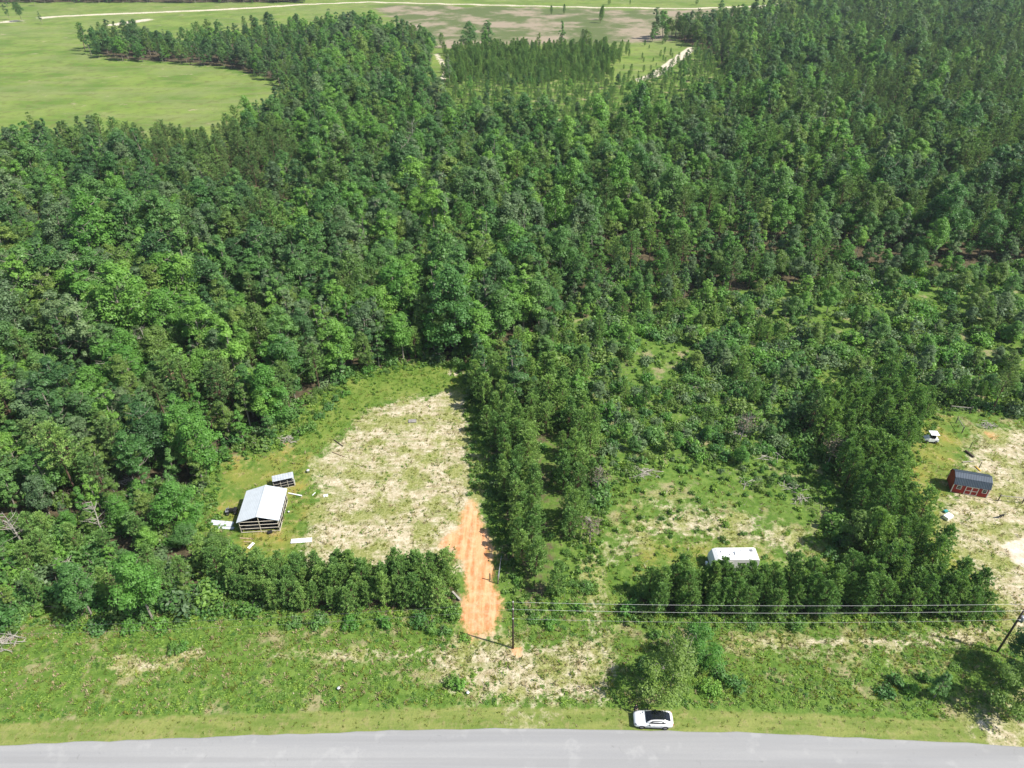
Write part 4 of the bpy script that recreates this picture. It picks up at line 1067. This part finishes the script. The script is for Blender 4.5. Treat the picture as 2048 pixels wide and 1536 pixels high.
def top_glass(name, x0, x1, inset, n=6, lift=0.04):
    b = MB(); rings = []
    for x in np.linspace(x0, x1, n):
        z, c = roofz(x); c = c - inset
        rings.append([(x, -c, z + lift), (x, -c * 0.5, z + lift + 0.022), (x, c * 0.5, z + lift + 0.022), (x, c, z + lift)])
    b.loft(rings, caps=False); return b.obj(name, M['black_glass'], car, True)
top_glass('windshield', 0.93, 0.215, 0.03); top_glass('roof_glass', 0.205, -1.14, 0.02); top_glass('rear_window', -1.15, -1.92, 0.04)
for s_ in (-1, 1):
    b = MB(); lo = []; hi = []
    for x in np.linspace(0.62, -1.42, 12):
        z, c = roofz(x); xs = [g[0] for g in gh][::-1]; a = float(np.interp(x, xs, [g[1] for g in gh][::-1]))
        zl = 1.02; zu = max(zl + 0.01, zl + (z - zl - 0.07) * min(1, (x + 1.44) / 0.55 + 0.02, (0.66 - x) / 0.3 + 0.02))
        f0 = (zl - 0.98) / max(z - 0.98, .05); f1 = (zu - 0.98) / max(z - 0.98, .05)
        yy_ = lambda f: (a + (c - a) * f) + 0.045 * math.sin(math.pi * min(1, f)) + 0.018
        lo.append((x, s_ * yy_(f0), zl)); hi.append((x, s_ * yy_(f1), zu))
    b.loft([lo, hi], caps=False); b.obj('side_window', M['black_glass'], car, True)
    mb = MB(); mb.box((0.52, s_ * 1.0, 1.02), (0.13, 0.2, 0.13), taper=0.8); mb.obj('wing_mirror', M['black_plastic'], car)
    MB().box((2.06, s_ * 0.67, 0.72), (0.26, 0.30, 0.07), (0, 0.25, -s_ * 0.5)).obj('headlight', M['lamp_clear'], car)
    MB().box((-2.14, s_ * 0.68, 0.90), (0.14, 0.26, 0.07), (0, 0, s_ * 0.35)).obj('tail_light', M['lamp_red'], car)
    MB().box((-0.05, s_ * 0.885, 0.28), (2.0, 0.10, 0.10)).obj('sill', M['black_plastic'], car)
    for x in (-0.02, -0.85): MB().box((x, s_ * 0.925, 0.86), (0.2, 0.025, 0.03)).obj('door_handle', M['grey_metal'], car)
    for x in (1.36, -1.33):
        n = 14; arc = []
        for q in (0.335, 0.375): arc.append([(x + q * 1.02 * math.cos(math.pi * k / n), s_ * 0.925, 0.33 + q * math.sin(math.pi * k / n)) for k in range(n + 1)])
        MB().loft(arc, caps=False).obj('wheel_arch', M['black_plastic'], car)
        wheel(car, x, s_ * 0.82, 0.335, 0.235)
MB().box((2.22, 0, 0.42), (0.10, 1.05, 0.16), taper=0.85).obj('grille', M['black_plastic'], car)
MB().box((-2.21, 0, 0.42), (0.10, 1.1, 0.16), taper=0.9).obj('rear_bumper', M['black_plastic'], car)

# ------------------------------------------------------------------ travel trailer
rv = empty('travel_trailer', (31.5, 68.55, 0), R(0.6))
tag(rv, 'white travel trailer standing behind a row of young pines', 'trailer')
L2, W2 = 3.35, 1.12
prof = [(-L2 + .45, 0.45), (-L2, 0.95), (-L2 + .05, 1.7), (-L2 + .42, 2.45), (-L2 + .8, 2.66), (L2 - .35, 2.68), (L2 - .05, 2.5), (L2, 1.4), (L2 - .1, 0.45)]
b = MB(); b.loft([[(x, -W2, z) for x, z in prof], [(x, W2, z) for x, z in prof]], close=True); b.obj('body', M['rv_white'], rv)
MB().box((0.2, 0, 2.70), (5.4, 2.12, 0.05), taper=0.98).obj('roof', M['white_paint'], rv)
for x, y in ((-1.7, 0.3), (-0.6, -0.2), (1.2, 0.35), (2.5, 0.5)): MB().box((x, y, 2.79), (0.42, 0.42, 0.14), taper=0.85).obj('roof_vent', M['trim'] if x < 2 else M['grey_metal'], rv)
MB().box((0.4, 0, 2.84), (0.95, 0.7, 0.24), taper=0.8).obj('air_conditioner', M['white_paint'], rv)
for x, w_ in ((-2.2, 0.8), (0.9, 1.0), (2.3, 0.7)): MB().box((x, -W2 - 0.01, 1.75), (w_, 0.03, 0.55)).obj('window', M['black_glass'], rv)
dr_ = MB().box((-0.75, -W2 - 0.012, 1.4), (0.65, 0.035, 1.75)).obj('door', M['trim'], rv); MB().box((-0.52, -W2 - 0.045, 1.35), (0.05, 0.04, 0.12)).obj('handle', M['grey_metal'], dr_)
for x in (-0.35, 0.45):
    for s_ in (-1, 1): wheel(rv, x, s_ * 0.98, 0.34, 0.22)
MB().tube([(-L2 + .3, -0.6, 0.45), (-L2 - 1.0, 0, 0.45), (-L2 + .3, 0.6, 0.45)], 0.05, 6).obj('hitch', M['black_plastic'], rv)
MB().box((-L2 - .3, 0, 0.72), (0.3, 0.5, 0.4)).obj('gas_locker', M['white_paint'], rv)

# ------------------------------------------------------------------ red barn shed
SW, SD, WH, BZ, RZ2 = 5.15, 2.9, 1.95, 2.85, 3.30
c0 = np.array(G(1901, 984.4)); c1 = np.array(G(1971, 996.5)); yaw = math.atan2(c1[1] - c0[1], c1[0] - c0[0])
mid = (c0 + c1) / 2 + np.array([-math.sin(yaw), math.cos(yaw)]) * SD / 2
shed = empty('barn_shed', (mid[0], mid[1], 0.0), yaw)
tag(shed, 'dark red barn shed with blue-grey gambrel roof and white-trimmed double door', 'shed')
gp_ = [(-SD / 2, 0.15), (-SD / 2, WH), (-SD / 2 + 0.42, BZ), (0, RZ2), (SD / 2 - 0.42, BZ), (SD / 2, WH), (SD / 2, 0.15)]
b = MB(); b.loft([[(-SW / 2, y, z) for y, z in gp_], [(SW / 2, y, z) for y, z in gp_]], close=True); wall = b.obj('wall', M['barn_red'], shed)
for x in np.arange(-SW / 2 + 0.2, SW / 2, 0.2): MB().box((x, -SD / 2 - 0.004, 1.04), (0.022, 0.02, 1.76)).obj('batten', M['barn_red'], wall)
MB().box((0, 0, 0.09), (SW - 0.1, SD - 0.1, 0.16)).obj('skid_base', M['post_wood'], shed)
def roof_seg(y0, z0, y1, z1):
    l = math.hypot(y1 - y0, z1 - z0); a = math.atan2(z1 - z0, y1 - y0)
    Mx = Matrix.Translation((-SW / 2 - 0.12, y0, z0 + 0.02)) @ Matrix.Rotation(a, 4, 'X')
    return sheet_obj('roof_panel', M['shed_roof'], shed, SW + 0.24, l, 0.235, 0.03, Mx)
roof_seg(-SD / 2 - 0.12, WH - 0.12, -SD / 2 + 0.42, BZ + 0.02); roof_seg(-SD / 2 + 0.40, BZ + 0.03, 0.02, RZ2 + 0.03)
def roof_back(y0, z0, y1, z1):
    l = math.hypot(y1 - y0, z1 - z0); a = math.atan2(z1 - z0, y1 - y0)
    Mx = Matrix.Translation((-SW / 2 - 0.12, y0, z0 + 0.02)) @ Matrix.Rotation(a, 4, 'X')
    return sheet_obj('roof_panel', M['shed_roof'], shed, SW + 0.24, l, 0.235, 0.03, Mx)
roof_back(-0.02, RZ2 + 0.03, SD / 2 - 0.40, BZ + 0.03); roof_back(SD / 2 - 0.42, BZ + 0.02, SD / 2 + 0.12, WH - 0.12)
MB().box((0, 0, RZ2 + 0.08), (SW + 0.24, 0.22, 0.035)).obj('ridge_cap', M['shed_roof'], shed)
for sx in (-1, 1):
    MB().box((sx * (SW / 2 + 0.004), -SD / 2 - 0.012, 1.02), (0.13, 0.05, 1.78)).obj('corner_trim', M['trim'], shed)
    MB().box((sx * (SW / 2 + 0.004), SD / 2 + 0.012, 1.02), (0.13, 0.05, 1.78)).obj('corner_trim', M['trim'], shed)
fy = -SD / 2 - 0.03
dd = MB().box((0.15, fy, 0.98), (1.76, 0.035, 1.62)).obj('double_door', M['barn_red'], shed)
for x, w_, z, h_ in ((0.15 - .88, .11, .98, 1.66), (0.15 + .88, .11, .98, 1.66), (0.15, .15, .98, 1.66)): MB().box((x, fy - 0.03, z), (w_, 0.03, h_)).obj('trim', M['trim'], dd)
for z in (0.20, 0.98, 1.76): MB().box((0.15, fy - 0.034, z), (1.84, 0.03, 0.11)).obj('trim', M['trim'], dd)
for x in (-1.72, 1.95):
    w_ = MB().box((x, fy, 1.35), (0.55, 0.03, 0.62)).obj('window', M['black_glass'], shed)
    for dx in (-.31, .31): MB().box((x + dx, fy - 0.02, 1.35), (0.08, 0.035, 0.78)).obj('frame', M['trim'], w_)
    for dz in (-.35, .35): MB().box((x, fy - 0.023, 1.35 + dz), (0.7, 0.035, 0.09)).obj('frame', M['trim'], w_)
    MB().box((x, fy - 0.02, 1.35), (0.55, 0.02, 0.03)).obj('glazing_bar', M['trim'], w_)

# ------------------------------------------------------------------ utility poles and wires
def pole(x, y, h, label, can=False):
    t = empty('utility_pole', (x, y, hz(x, y))); tag(t, label, 'utility pole')
    MB().tube([(0, 0, -0.3), (0, 0, h * .5), (0, 0, h)], [0.14, 0.12, 0.095], 10).obj('post', M['pole_wood'], t, True)
    for z in (h - 0.02, h - 1.35, h - 3.2):
        ins = MB(); n = 8
        ins.tube([(0, -0.14, z), (0, -0.24, z + 0.03), (0, -0.24, z + 0.2)], [0.03, 0.045, 0.06], n); ins.obj('insulator', M['white_paint'], t)
    if can:
        MB().tube([(0.42, 0, h - 3.6), (0.42, 0, h - 3.55), (0.42, 0, h - 2.75), (0.42, 0, h - 2.68)], [0.24, 0.28, 0.28, 0.2], 12).obj('transformer', M['grey_metal'], t, True)
        MB().box((0.2, 0, h - 3.1), (0.2, 0.08, 0.5)).obj('bracket', M['grey_metal'], t)
    return t
P1 = (0.13, 55.12); P2 = (62.0, 54.7); P0 = (-66.0, 51.6)
pole(*P1, 9.4, 'bare brown utility pole standing on sand beside the clay drive')
pole(*P2, 9.8, 'utility pole with a grey transformer rising behind the road shoulder tree', True)
def wire(a, b_, za, zb, r, label, sag=0.7, mat='wire'):
    pts = []
    for t in np.linspace(0, 1, 25): pts.append((a[0] + (b_[0] - a[0]) * t, a[1] + (b_[1] - a[1]) * t - 0.24, za + (zb - za) * t - sag * 4 * t * (1 - t)))
    o = MB().tube(pts, r, 5).obj('power_line', M[mat], None, True); tag(o, label, 'power line', None)
wire(P1, P2, 9.55, 9.75, 0.012, 'top pale wire between the bare pole and the transformer pole', 0.5)
wire(P1, P2, 8.2, 8.5, 0.012, 'middle pale wire between the bare pole and the transformer pole', 0.6)
wire(P1, P2, 6.4, 6.8, 0.007, 'lowest thin wire between the bare pole and the transformer pole', 0.7)
wire(P1, P0, 9.55, 9.5, 0.006, 'top thin wire running from the bare pole over the pine row before the carport', 0.9, 'grey_metal')
wire(P1, P0, 8.2, 8.1, 0.006, 'lower thin wire running from the bare pole over the pine row before the carport', 0.9, 'grey_metal')

# ------------------------------------------------------------------ gate, fences, posts
gt = empty('pipe_gate', (-1.95, 65.6, hz(-1.95, 65.6)), R(84)); tag(gt, 'tall pipe gate swung open beside the red clay drive', 'gate')
for z in (0.15, 0.42, 0.69, 0.96, 1.25): bar('rail', M['grey_metal'], gt, [(0.1, 0, z), (3.9, 0, z)], 0.03)
for x in (0.1, 1.4, 2.6, 3.9): bar('upright', M['grey_metal'], gt, [(x, 0, 0.12), (x, 0, 1.28)], 0.03)
bar('hinge_post', M['post_wood'], gt, [(-0.1, 0, -0.2), (-0.1, 0, 1.7)], 0.09)
gt2 = empty('gate_post', (*G(980, 1160), 0)); tag(gt2, 'short wooden gate post at the edge of the clay drive', 'post')
MB().tube([(0, 0, -0.2), (0, 0, 1.35), (0, 0, 1.42)], [0.09, 0.085, 0.05], 8).obj('post', M['post_wood'], gt2)
def brace(u0, v0, u1, v1, label, h=1.45):
    a = np.array(G(u0, v0)); c = np.array(G(u1, v1)); m = (a + c) / 2; d = c - a; L = float(np.hypot(*d)); t = empty('fence_brace', (m[0], m[1], hz(*m)), math.atan2(d[1], d[0]))
    tag(t, label, 'fence')
    for s_ in (-1, 1): bar('post', M['post_wood'], t, [(s_ * L / 2, 0, -0.2), (s_ * L / 2, 0, h)], 0.085, 8)
    bar('rail', M['rail_wood'], t, [(-L / 2, 0, h - 0.2), (L / 2, 0, h - 0.2)], 0.06)
    for z in (0.3, 0.7, 1.05): bar('strand', M['wire'], t, [(-L / 2, 0.09, z), (L / 2, 0.09, z)], 0.008, 4)
brace(1898, 823, 1939, 827, 'wooden fence brace in front of the dark trees behind the yard')
brace(1911, 847, 1923, 867, 'weathered fence brace running down the worn yard path')
brace(1995, 1003, 2043, 1008, 'wooden fence brace beside the front corner of the red shed')
def fpost(u, v, label):
    x, y = G(u, v); t = empty('fence_post', (x, y, hz(x, y))); tag(t, label, 'post')
    MB().tube([(0, 0, -0.2), (0.01, 0, 1.3), (0.02, 0, 1.36)], [0.07, 0.06, 0.03], 7).obj('post', M['post_wood'], t)
fpost(1939, 897, 'lone dark fence post standing between the worn path and the sandy mound')
fpost(1958, 936, 'dark fence post right behind the red shed')
slab('yellow_board', 'yellow board lying on the grass directly behind the red shed', 'board', 1950, 933, 1961, 943, 0.22, 'yellow', t=0.1)
slab('log', 'dark log lying in the grass uphill of the red shed', 'log', 1930, 903, 1947, 916, 0.3, 'pole_wood', t=0.28)
slab('plank', 'pale plank lying between the dark log and the red shed', 'plank', 1925, 925, 1947, 923, 0.2, 'rail_wood', t=0.08)
slab('log', 'pale cut log leaning in the brush at the edge of the clay drive', 'log', 905, 1186, 921, 1203, 0.24, 'bark_dead', z=0.25, t=0.22, tilt=0.1)
slab('white_tub', 'white plastic tub under the pines beside the red shed', 'tub', 1889, 1040, 1900, 1034, 0.85, 'white_paint', t=0.55)
slab('white_cloth', 'teal scrap of sheeting next to the white tub under the pines', 'scrap', 1887, 1026, 1893, 1024, 0.4, 'teal', t=0.3)

# utility cart
x, y = G(1861, 885); ut = empty('utility_cart', (x, y + 0.4, 0), R(176)); tag(ut, 'small white utility cart parked on grass beside the pines in the shed yard', 'cart')
b = MB(); b.loft([[(1.15, -0.45, 0.45), (1.15, 0.45, 0.45), (1.15, 0.40, 0.72), (1.15, -0.40, 0.72)], [(0.55, -0.62, 0.35), (0.55, 0.62, 0.35), (0.55, 0.58, 0.95), (0.55, -0.58, 0.95)], [(-1.15, -0.65, 0.35), (-1.15, 0.65, 0.35), (-1.15, 0.62, 0.85), (-1.15, -0.62, 0.85)]], close=True)
b.obj('body', M['white_paint'], ut)
MB().box((-0.25, 0, 1.82), (1.5, 1.3, 0.07), taper=0.95).obj('roof', M['white_paint'], ut)
for sx, sy in ((0.45, 0.55), (0.45, -0.55), (-0.9, 0.55), (-0.9, -0.55)): bar('roof_post', M['black_plastic'], ut, [(sx, sy, 0.8), (sx - 0.05, sy * 0.98, 1.8)], 0.03)
MB().box((-0.2, 0, 0.98), (0.5, 1.1, 0.2)).obj('seat', M['black_plastic'], ut); MB().box((-0.5, 0, 1.25), (0.12, 1.1, 0.45)).obj('backrest', M['black_plastic'], ut)
for sx in (0.75, -0.75):
    for sy in (-1, 1): wheel(ut, sx, sy * 0.6, 0.28, 0.2)

# quad bike beside the carport
x, y = G(463, 1027); qb = empty('quad_bike', (x, y + 0.2, hz(x, y)), R(190)); tag(qb, 'dark quad bike parked in the grass left of the carport wall', 'quad bike')
b = MB(); b.loft([[(0.75, -0.2, 0.55), (0.75, 0.2, 0.55), (0.75, 0.16, 0.8), (0.75, -0.16, 0.8)], [(0.2, -0.2, 0.4), (0.2, 0.2, 0.4), (0.2, 0.15, 0.92), (0.2, -0.15, 0.92)], [(-0.7, -0.2, 0.45), (-0.7, 0.2, 0.45), (-0.7, 0.18, 0.75), (-0.7, -0.18, 0.75)]], close=True)
b.obj('body', M['black_plastic'], qb)
MB().box((-0.25, 0, 0.87), (0.7, 0.32, 0.14), taper=0.8).obj('seat', M['rubber'], qb)
MB().tube([(0.35, -0.42, 1.1), (0.42, -0.12, 1.05), (0.42, 0.12, 1.05), (0.35, 0.42, 1.1)], 0.025, 6).obj('handlebar', M['grey_metal'], qb)
for sx in (0.58, -0.58):
    MB().box((sx, 0, 0.78), (0.5, 0.95, 0.05), taper=0.9).obj('mudguard', M['grey_metal'] if sx > 0 else M['black_plastic'], qb)
    for sy in (-1, 1): wheel(qb, sx, sy * 0.42, 0.28, 0.24)

# ------------------------------------------------------------------ skinned figures
def skinned(name, verts, edges, radii, root, mats, pickmat, subdiv=1, voxel=None):
    me = bpy.data.meshes.new(name); me.from_pydata(verts, edges, [])
    tmp = bpy.data.objects.new(name, me); C.objects.link(tmp)
    sk = tmp.modifiers.new('skin', 'SKIN'); 
    if not me.skin_vertices: me.attributes.new('skin', 'FLOAT', 'POINT')
    for i, d in enumerate(me.skin_vertices[0].data):
        r = radii[i]; d.radius = (r, r) if not hasattr(r, '__len__') else r; d.use_root = (i == root)
    sd = tmp.modifiers.new('sub', 'SUBSURF'); sd.levels = subdiv; sd.render_levels = subdiv
    dg = bpy.context.evaluated_depsgraph_get(); out = bpy.data.meshes.new_from_object(tmp.evaluated_get(dg)); out.name = name
    bpy.data.objects.remove(tmp)
    out.materials.clear()
    for m in mats: out.materials.append(m)
    for p in out.polygons: p.material_index = pickmat(p.center); p.use_smooth = True
    return out
def make_person():
    v = [(0, 0, 0.95), (0, 0.01, 1.15), (0, 0.0, 1.38), (0, 0.01, 1.50), (0, -0.02, 1.60), (0, -0.02, 1.72)]; r = [(0.15, 0.11), (0.14, 0.10), (0.16, 0.11), 0.055, 0.085, 0.075]
    e = [(0, 1), (1, 2), (2, 3), (3, 4), (4, 5)]
    for s in (-1, 1):
        b0 = len(v); v += [(s * 0.10, 0, 0.86), (s * 0.11, -0.02, 0.48), (s * 0.12, 0.03, 0.09), (s * 0.13, -0.14, 0.04)]; r += [0.085, 0.06, 0.042, 0.04]; e += [(0, b0), (b0, b0 + 1), (b0 + 1, b0 + 2), (b0 + 2, b0 + 3)]
        a0 = len(v); v += [(s * 0.19, 0, 1.40), (s * 0.25, 0.02, 1.13), (s * 0.14, -0.24, 1.16), (s * 0.09, -0.32, 1.17)]; r += [0.055, 0.042, 0.03, 0.035]; e += [(2, a0), (a0, a0 + 1), (a0 + 1, a0 + 2), (a0 + 2, a0 + 3)]
        h0 = a0 + 3
        for k in range(4):
            f0 = len(v); zz = 1.20 - 0.02 * k; v += [(s * 0.06, -0.37, zz), (s * 0.03, -0.39, zz)]; r += [0.009, 0.008]; e += [(h0, f0), (f0, f0 + 1)]
        f0 = len(v); v += [(s * 0.08, -0.33, 1.215), (s * 0.06, -0.36, 1.225)]; r += [0.01, 0.009]; e += [(h0, f0), (f0, f0 + 1)]
    n0 = len(v); v += [(0, -0.115, 1.60)]; r += [0.016]; e += [(4, n0)]
    pm = lambda c: 1 if (c.z > 1.53 or (c.y < -0.22 and c.z > 1.0)) else 0
    return skinned('body', v, e, r, 0, [M['black_cloth'], M['skin']], pm)
pg = G(1269.5, 1425); pe = empty('person', (pg[0], pg[1], hz(*pg)), R(20)); tag(pe, 'person in dark clothes standing by the front of the white car', 'person')
link('body', make_person(), pe)
b = MB(); n = 10; rings = []
for t_, rr in ((1.56, .098), (1.64, .104), (1.72, .095), (1.775, .06), (1.79, .01)): rings.append([(rr * 0.95 * math.cos(2 * math.pi * k / n), 0.018 + rr * math.sin(2 * math.pi * k / n) * (1.0 if math.sin(2 * math.pi * k / n) > 0 else (0.35 if t_ < 1.7 else 0.95)), t_) for k in range(n)])
b.loft(rings, close=True); b.obj('hair', M['hair'], pe, True)
MB().box((0, -0.36, 1.15), (0.16, 0.10, 0.04)).obj('controller', M['grey_metal'], pe)
def make_dog():
    v = [(-0.28, 0, 0.50), (0, 0, 0.47), (0.24, 0, 0.47), (0.38, 0, 0.60), (0.47, 0, 0.68), (0.60, 0, 0.64), (-0.42, 0, 0.55), (-0.55, 0, 0.66)]
    r = [0.11, 0.115, 0.135, 0.08, 0.075, 0.04, 0.03, 0.018]; e = [(0, 1), (1, 2), (2, 3), (3, 4), (4, 5), (0, 6), (6, 7)]
    for s in (-1, 1):
        b0 = len(v); v += [(0.24, s * 0.09, 0.36), (0.22, s * 0.09, 0.18), (0.23, s * 0.09, 0.03)]; r += [0.05, 0.03, 0.028]; e += [(2, b0), (b0, b0 + 1), (b0 + 1, b0 + 2)]
        b0 = len(v); v += [(-0.24, s * 0.09, 0.36), (-0.36, s * 0.09, 0.19), (-0.33, s * 0.09, 0.03)]; r += [0.065, 0.032, 0.028]; e += [(0, b0), (b0, b0 + 1), (b0 + 1, b0 + 2)]
        b0 = len(v); v += [(0.43, s * 0.055, 0.77)]; r += [0.022]; e += [(4, b0)]
    return skinned('body', v, e, r, 1, [M['fur']], lambda c: 0)
dg_ = G(2001, 1036); dgo = empty('dog', (dg_[0], dg_[1], hz(*dg_)), R(200), 1.15); tag(dgo, 'black dog standing on the pale sand in front of the red shed', 'dog')
link('body', make_dog(), dgo)

# ------------------------------------------------------------------ dead wood
def dead_tree(u, v, H, label, seed, lean=0.0, mat='bark_dead', twigs=None):
    r = np.random.default_rng(seed); x, y = G(u, v); t = empty('dead_tree', (x, y, hz(x, y)), r.uniform(0, 6.28)); tag(t, label, 'tree')
    mb = MB(); lx = lean * H
    mb.tube([(0, 0, -0.2), (lx * .3, 0.1, H * .4), (lx * .65, 0, H * .7), (lx, 0.1, H)], [0.02 * H + .03, 0.015 * H + .02, 0.01 * H, 0.02], 7, False); mb.obj('trunk', M[mat], t)
    mb = MB()
    for i in range(16):
        f = r.uniform(0.35, 0.97); a = r.uniform(0, 6.28); L = H * (0.34 - 0.24 * f) * r.uniform(.7, 1.3) + 0.3
        p0 = np.array([lx * f, 0.05, H * f]); p1 = p0 + np.array([math.cos(a) * L * .6, math.sin(a) * L * .6, L * .35]); p2 = p1 + np.array([math.cos(a + .4) * L * .5, math.sin(a + .4) * L * .5, L * .35])
        mb.tube([p0, p1, p2], [0.05, 0.035, 0.012], 4, False)
        for q in range(2):
            p3 = p1 + r.normal(0, L * .35, 3) + np.array([0, 0, L * .2]); mb.tube([p1, p3], [0.025, 0.008], 3, False)
    mb.obj('branches', M[mat], t)
    if twigs:
        pl = Plant(); n = 260; P = np.stack([r.normal(0, 0.9, n), r.normal(0, 0.9, n), r.uniform(H * .55, H, n)], 1); P[:, 0] += lx * P[:, 2] / H
        vv_, ff_ = leaf_batch(P, r.normal(size=(n, 3)), 0.22, r, 0.35); pl.add(vv_, ff_, 0, r.random(n)); link('dry_needles', pl.mesh('dry_needles', [M[twigs]]), t)
dead_tree(250, 800, 9, 'pale bare dead tree leaning out of the woods nearest the carport clearing', 1, 0.12)
dead_tree(305, 735, 9, 'bare grey dead tree beside the brown dry patch in the woods', 2, 0.1)
dead_tree(405, 755, 8, 'white bare trunk right of the brown dry patch in the woods', 3, 0.1)
dead_tree(830, 330, 15, 'pale grey bare tree standing above the deep woods', 4)
dead_tree(972, 470, 15, 'bare grey tree with dark trunk rising in the deep woods behind the clearing', 5, 0.03)
dead_tree(55, 1100, 8, 'grey bare tree among bushes at the roadside woods', 6, 0.05)
dead_tree(150, 1165, 5, 'short white snag among the bushes before the pine row', 7, 0.1)
dead_tree(210, 1075, 6, 'leaning bare limb in the woods beside the metal sheets', 8, 0.35)
dead_tree(1478, 885, 6, 'dying pine with dry reddish needles in the brush ground', 9, 0.12, 'rail_wood', 'pine_dead')
dead_tree(1655, 930, 6, 'dry bare pine at the edge of the planted block by the brush', 10, 0.05, 'rail_wood', 'pine_dead')
dead_tree(1195, 985, 5, 'dry brown pine at the edge of the block nearest the trailer clearing', 11, 0.05, 'rail_wood', 'pine_dead')
dead_tree(1180, 1085, 4.5, 'thin dry pine beside the planted block and bare trail', 12, 0.05, 'rail_wood', 'pine_dead')
def brush(u, v, w, label, seed, n=34, mat='bark_dead', ln=2.2):
    r = np.random.default_rng(seed); x, y = G(u, v); b = MB()
    for i in range(n):
        p = np.array([r.normal(0, w * .4), r.normal(0, w * .3), r.uniform(0.03, 0.5)]); a = r.uniform(0, 6.28); L = ln * r.uniform(.3, 1); d = np.array([math.cos(a) * L, math.sin(a) * L * .7, r.uniform(-.12, .25) * L]) / 2
        q0 = p - d; q1 = p + d; q0[2] = max(q0[2], .02); q1[2] = max(q1[2], .02); b.tube([q0, p + r.normal(0, .06, 3), q1], [0.06, 0.05, 0.018], 4, False)
    o = b.obj('brush_pile', M[mat]); o.location = (x, y, hz(x, y)); tag(o, label, 'brush pile')
brush(1285, 945, 2.6, 'large pile of grey cut branches at the corner by the pine block', 1, 60)
brush(1500, 965, 1.8, 'pile of pale sticks in the middle of the brush ground', 2, 30)
brush(1585, 978, 2.2, 'heap of dry branches in brush behind the sandy patch', 3, 34)
brush(1540, 912, 2.6, 'long loose scatter of pale poles across the green brush', 4, 16, ln=3.4)
brush(1395, 775, 2.8, 'tangle of dry grey branches at the top of the brush ground', 5, 60)
brush(1600, 1000, 1.5, 'small stick pile next to the trailer clearing edge', 6, 20)
brush(1470, 870, 1.6, 'sparse dry sticks below the dying pine', 7, 18)
brush(1320, 1330, 1.3, 'grey bare limbs lying under the roadside tree by the white car', 8, 18, ln=2.6)
brush(15, 1285, 2.2, 'tangle of bare grey limbs at the edge of the roadside woods', 9, 46, ln=3.0)
brush(345, 745, 3.0, 'brown dry brush patch in a gap of the woods', 10, 70, 'plank', 1.6)
brush(575, 880, 1.6, 'brown branches heaped at the woodland corner of the clearing', 11, 34)
brush(1100, 775, 1.8, 'pale brush heap among young pines behind the clay drive block', 12, 34)
brush(255, 965, 2.0, 'dry grey brush in a dark gap of the woods beside the carport', 13, 40)
brush(1975, 852, 2.0, 'low grey brush strip on the yard grass behind the shed', 14, 40, ln=1.4)

# ------------------------------------------------------------------ haze
hk = bpy.data.materials.new('haze'); hk.use_nodes = True; hk.node_tree.nodes.clear()
ho = hk.node_tree.nodes.new('ShaderNodeOutputMaterial'); hv = hk.node_tree.nodes.new('ShaderNodeVolumePrincipled')
hv.inputs['Color'].default_value = (0.80, 0.88, 0.97, 1); hv.inputs['Density'].default_value = HAZE; hv.inputs['Anisotropy'].default_value = 0.2
hk.node_tree.links.new(hv.outputs[0], ho.inputs['Volume'])
b = MB(); b.box((0, 2200, 42), (5200, 5700, 88)); hz_o = b.obj('haze', hk); tag(hz_o, 'thin pale haze over the woods and fields', 'haze', kind='stuff')
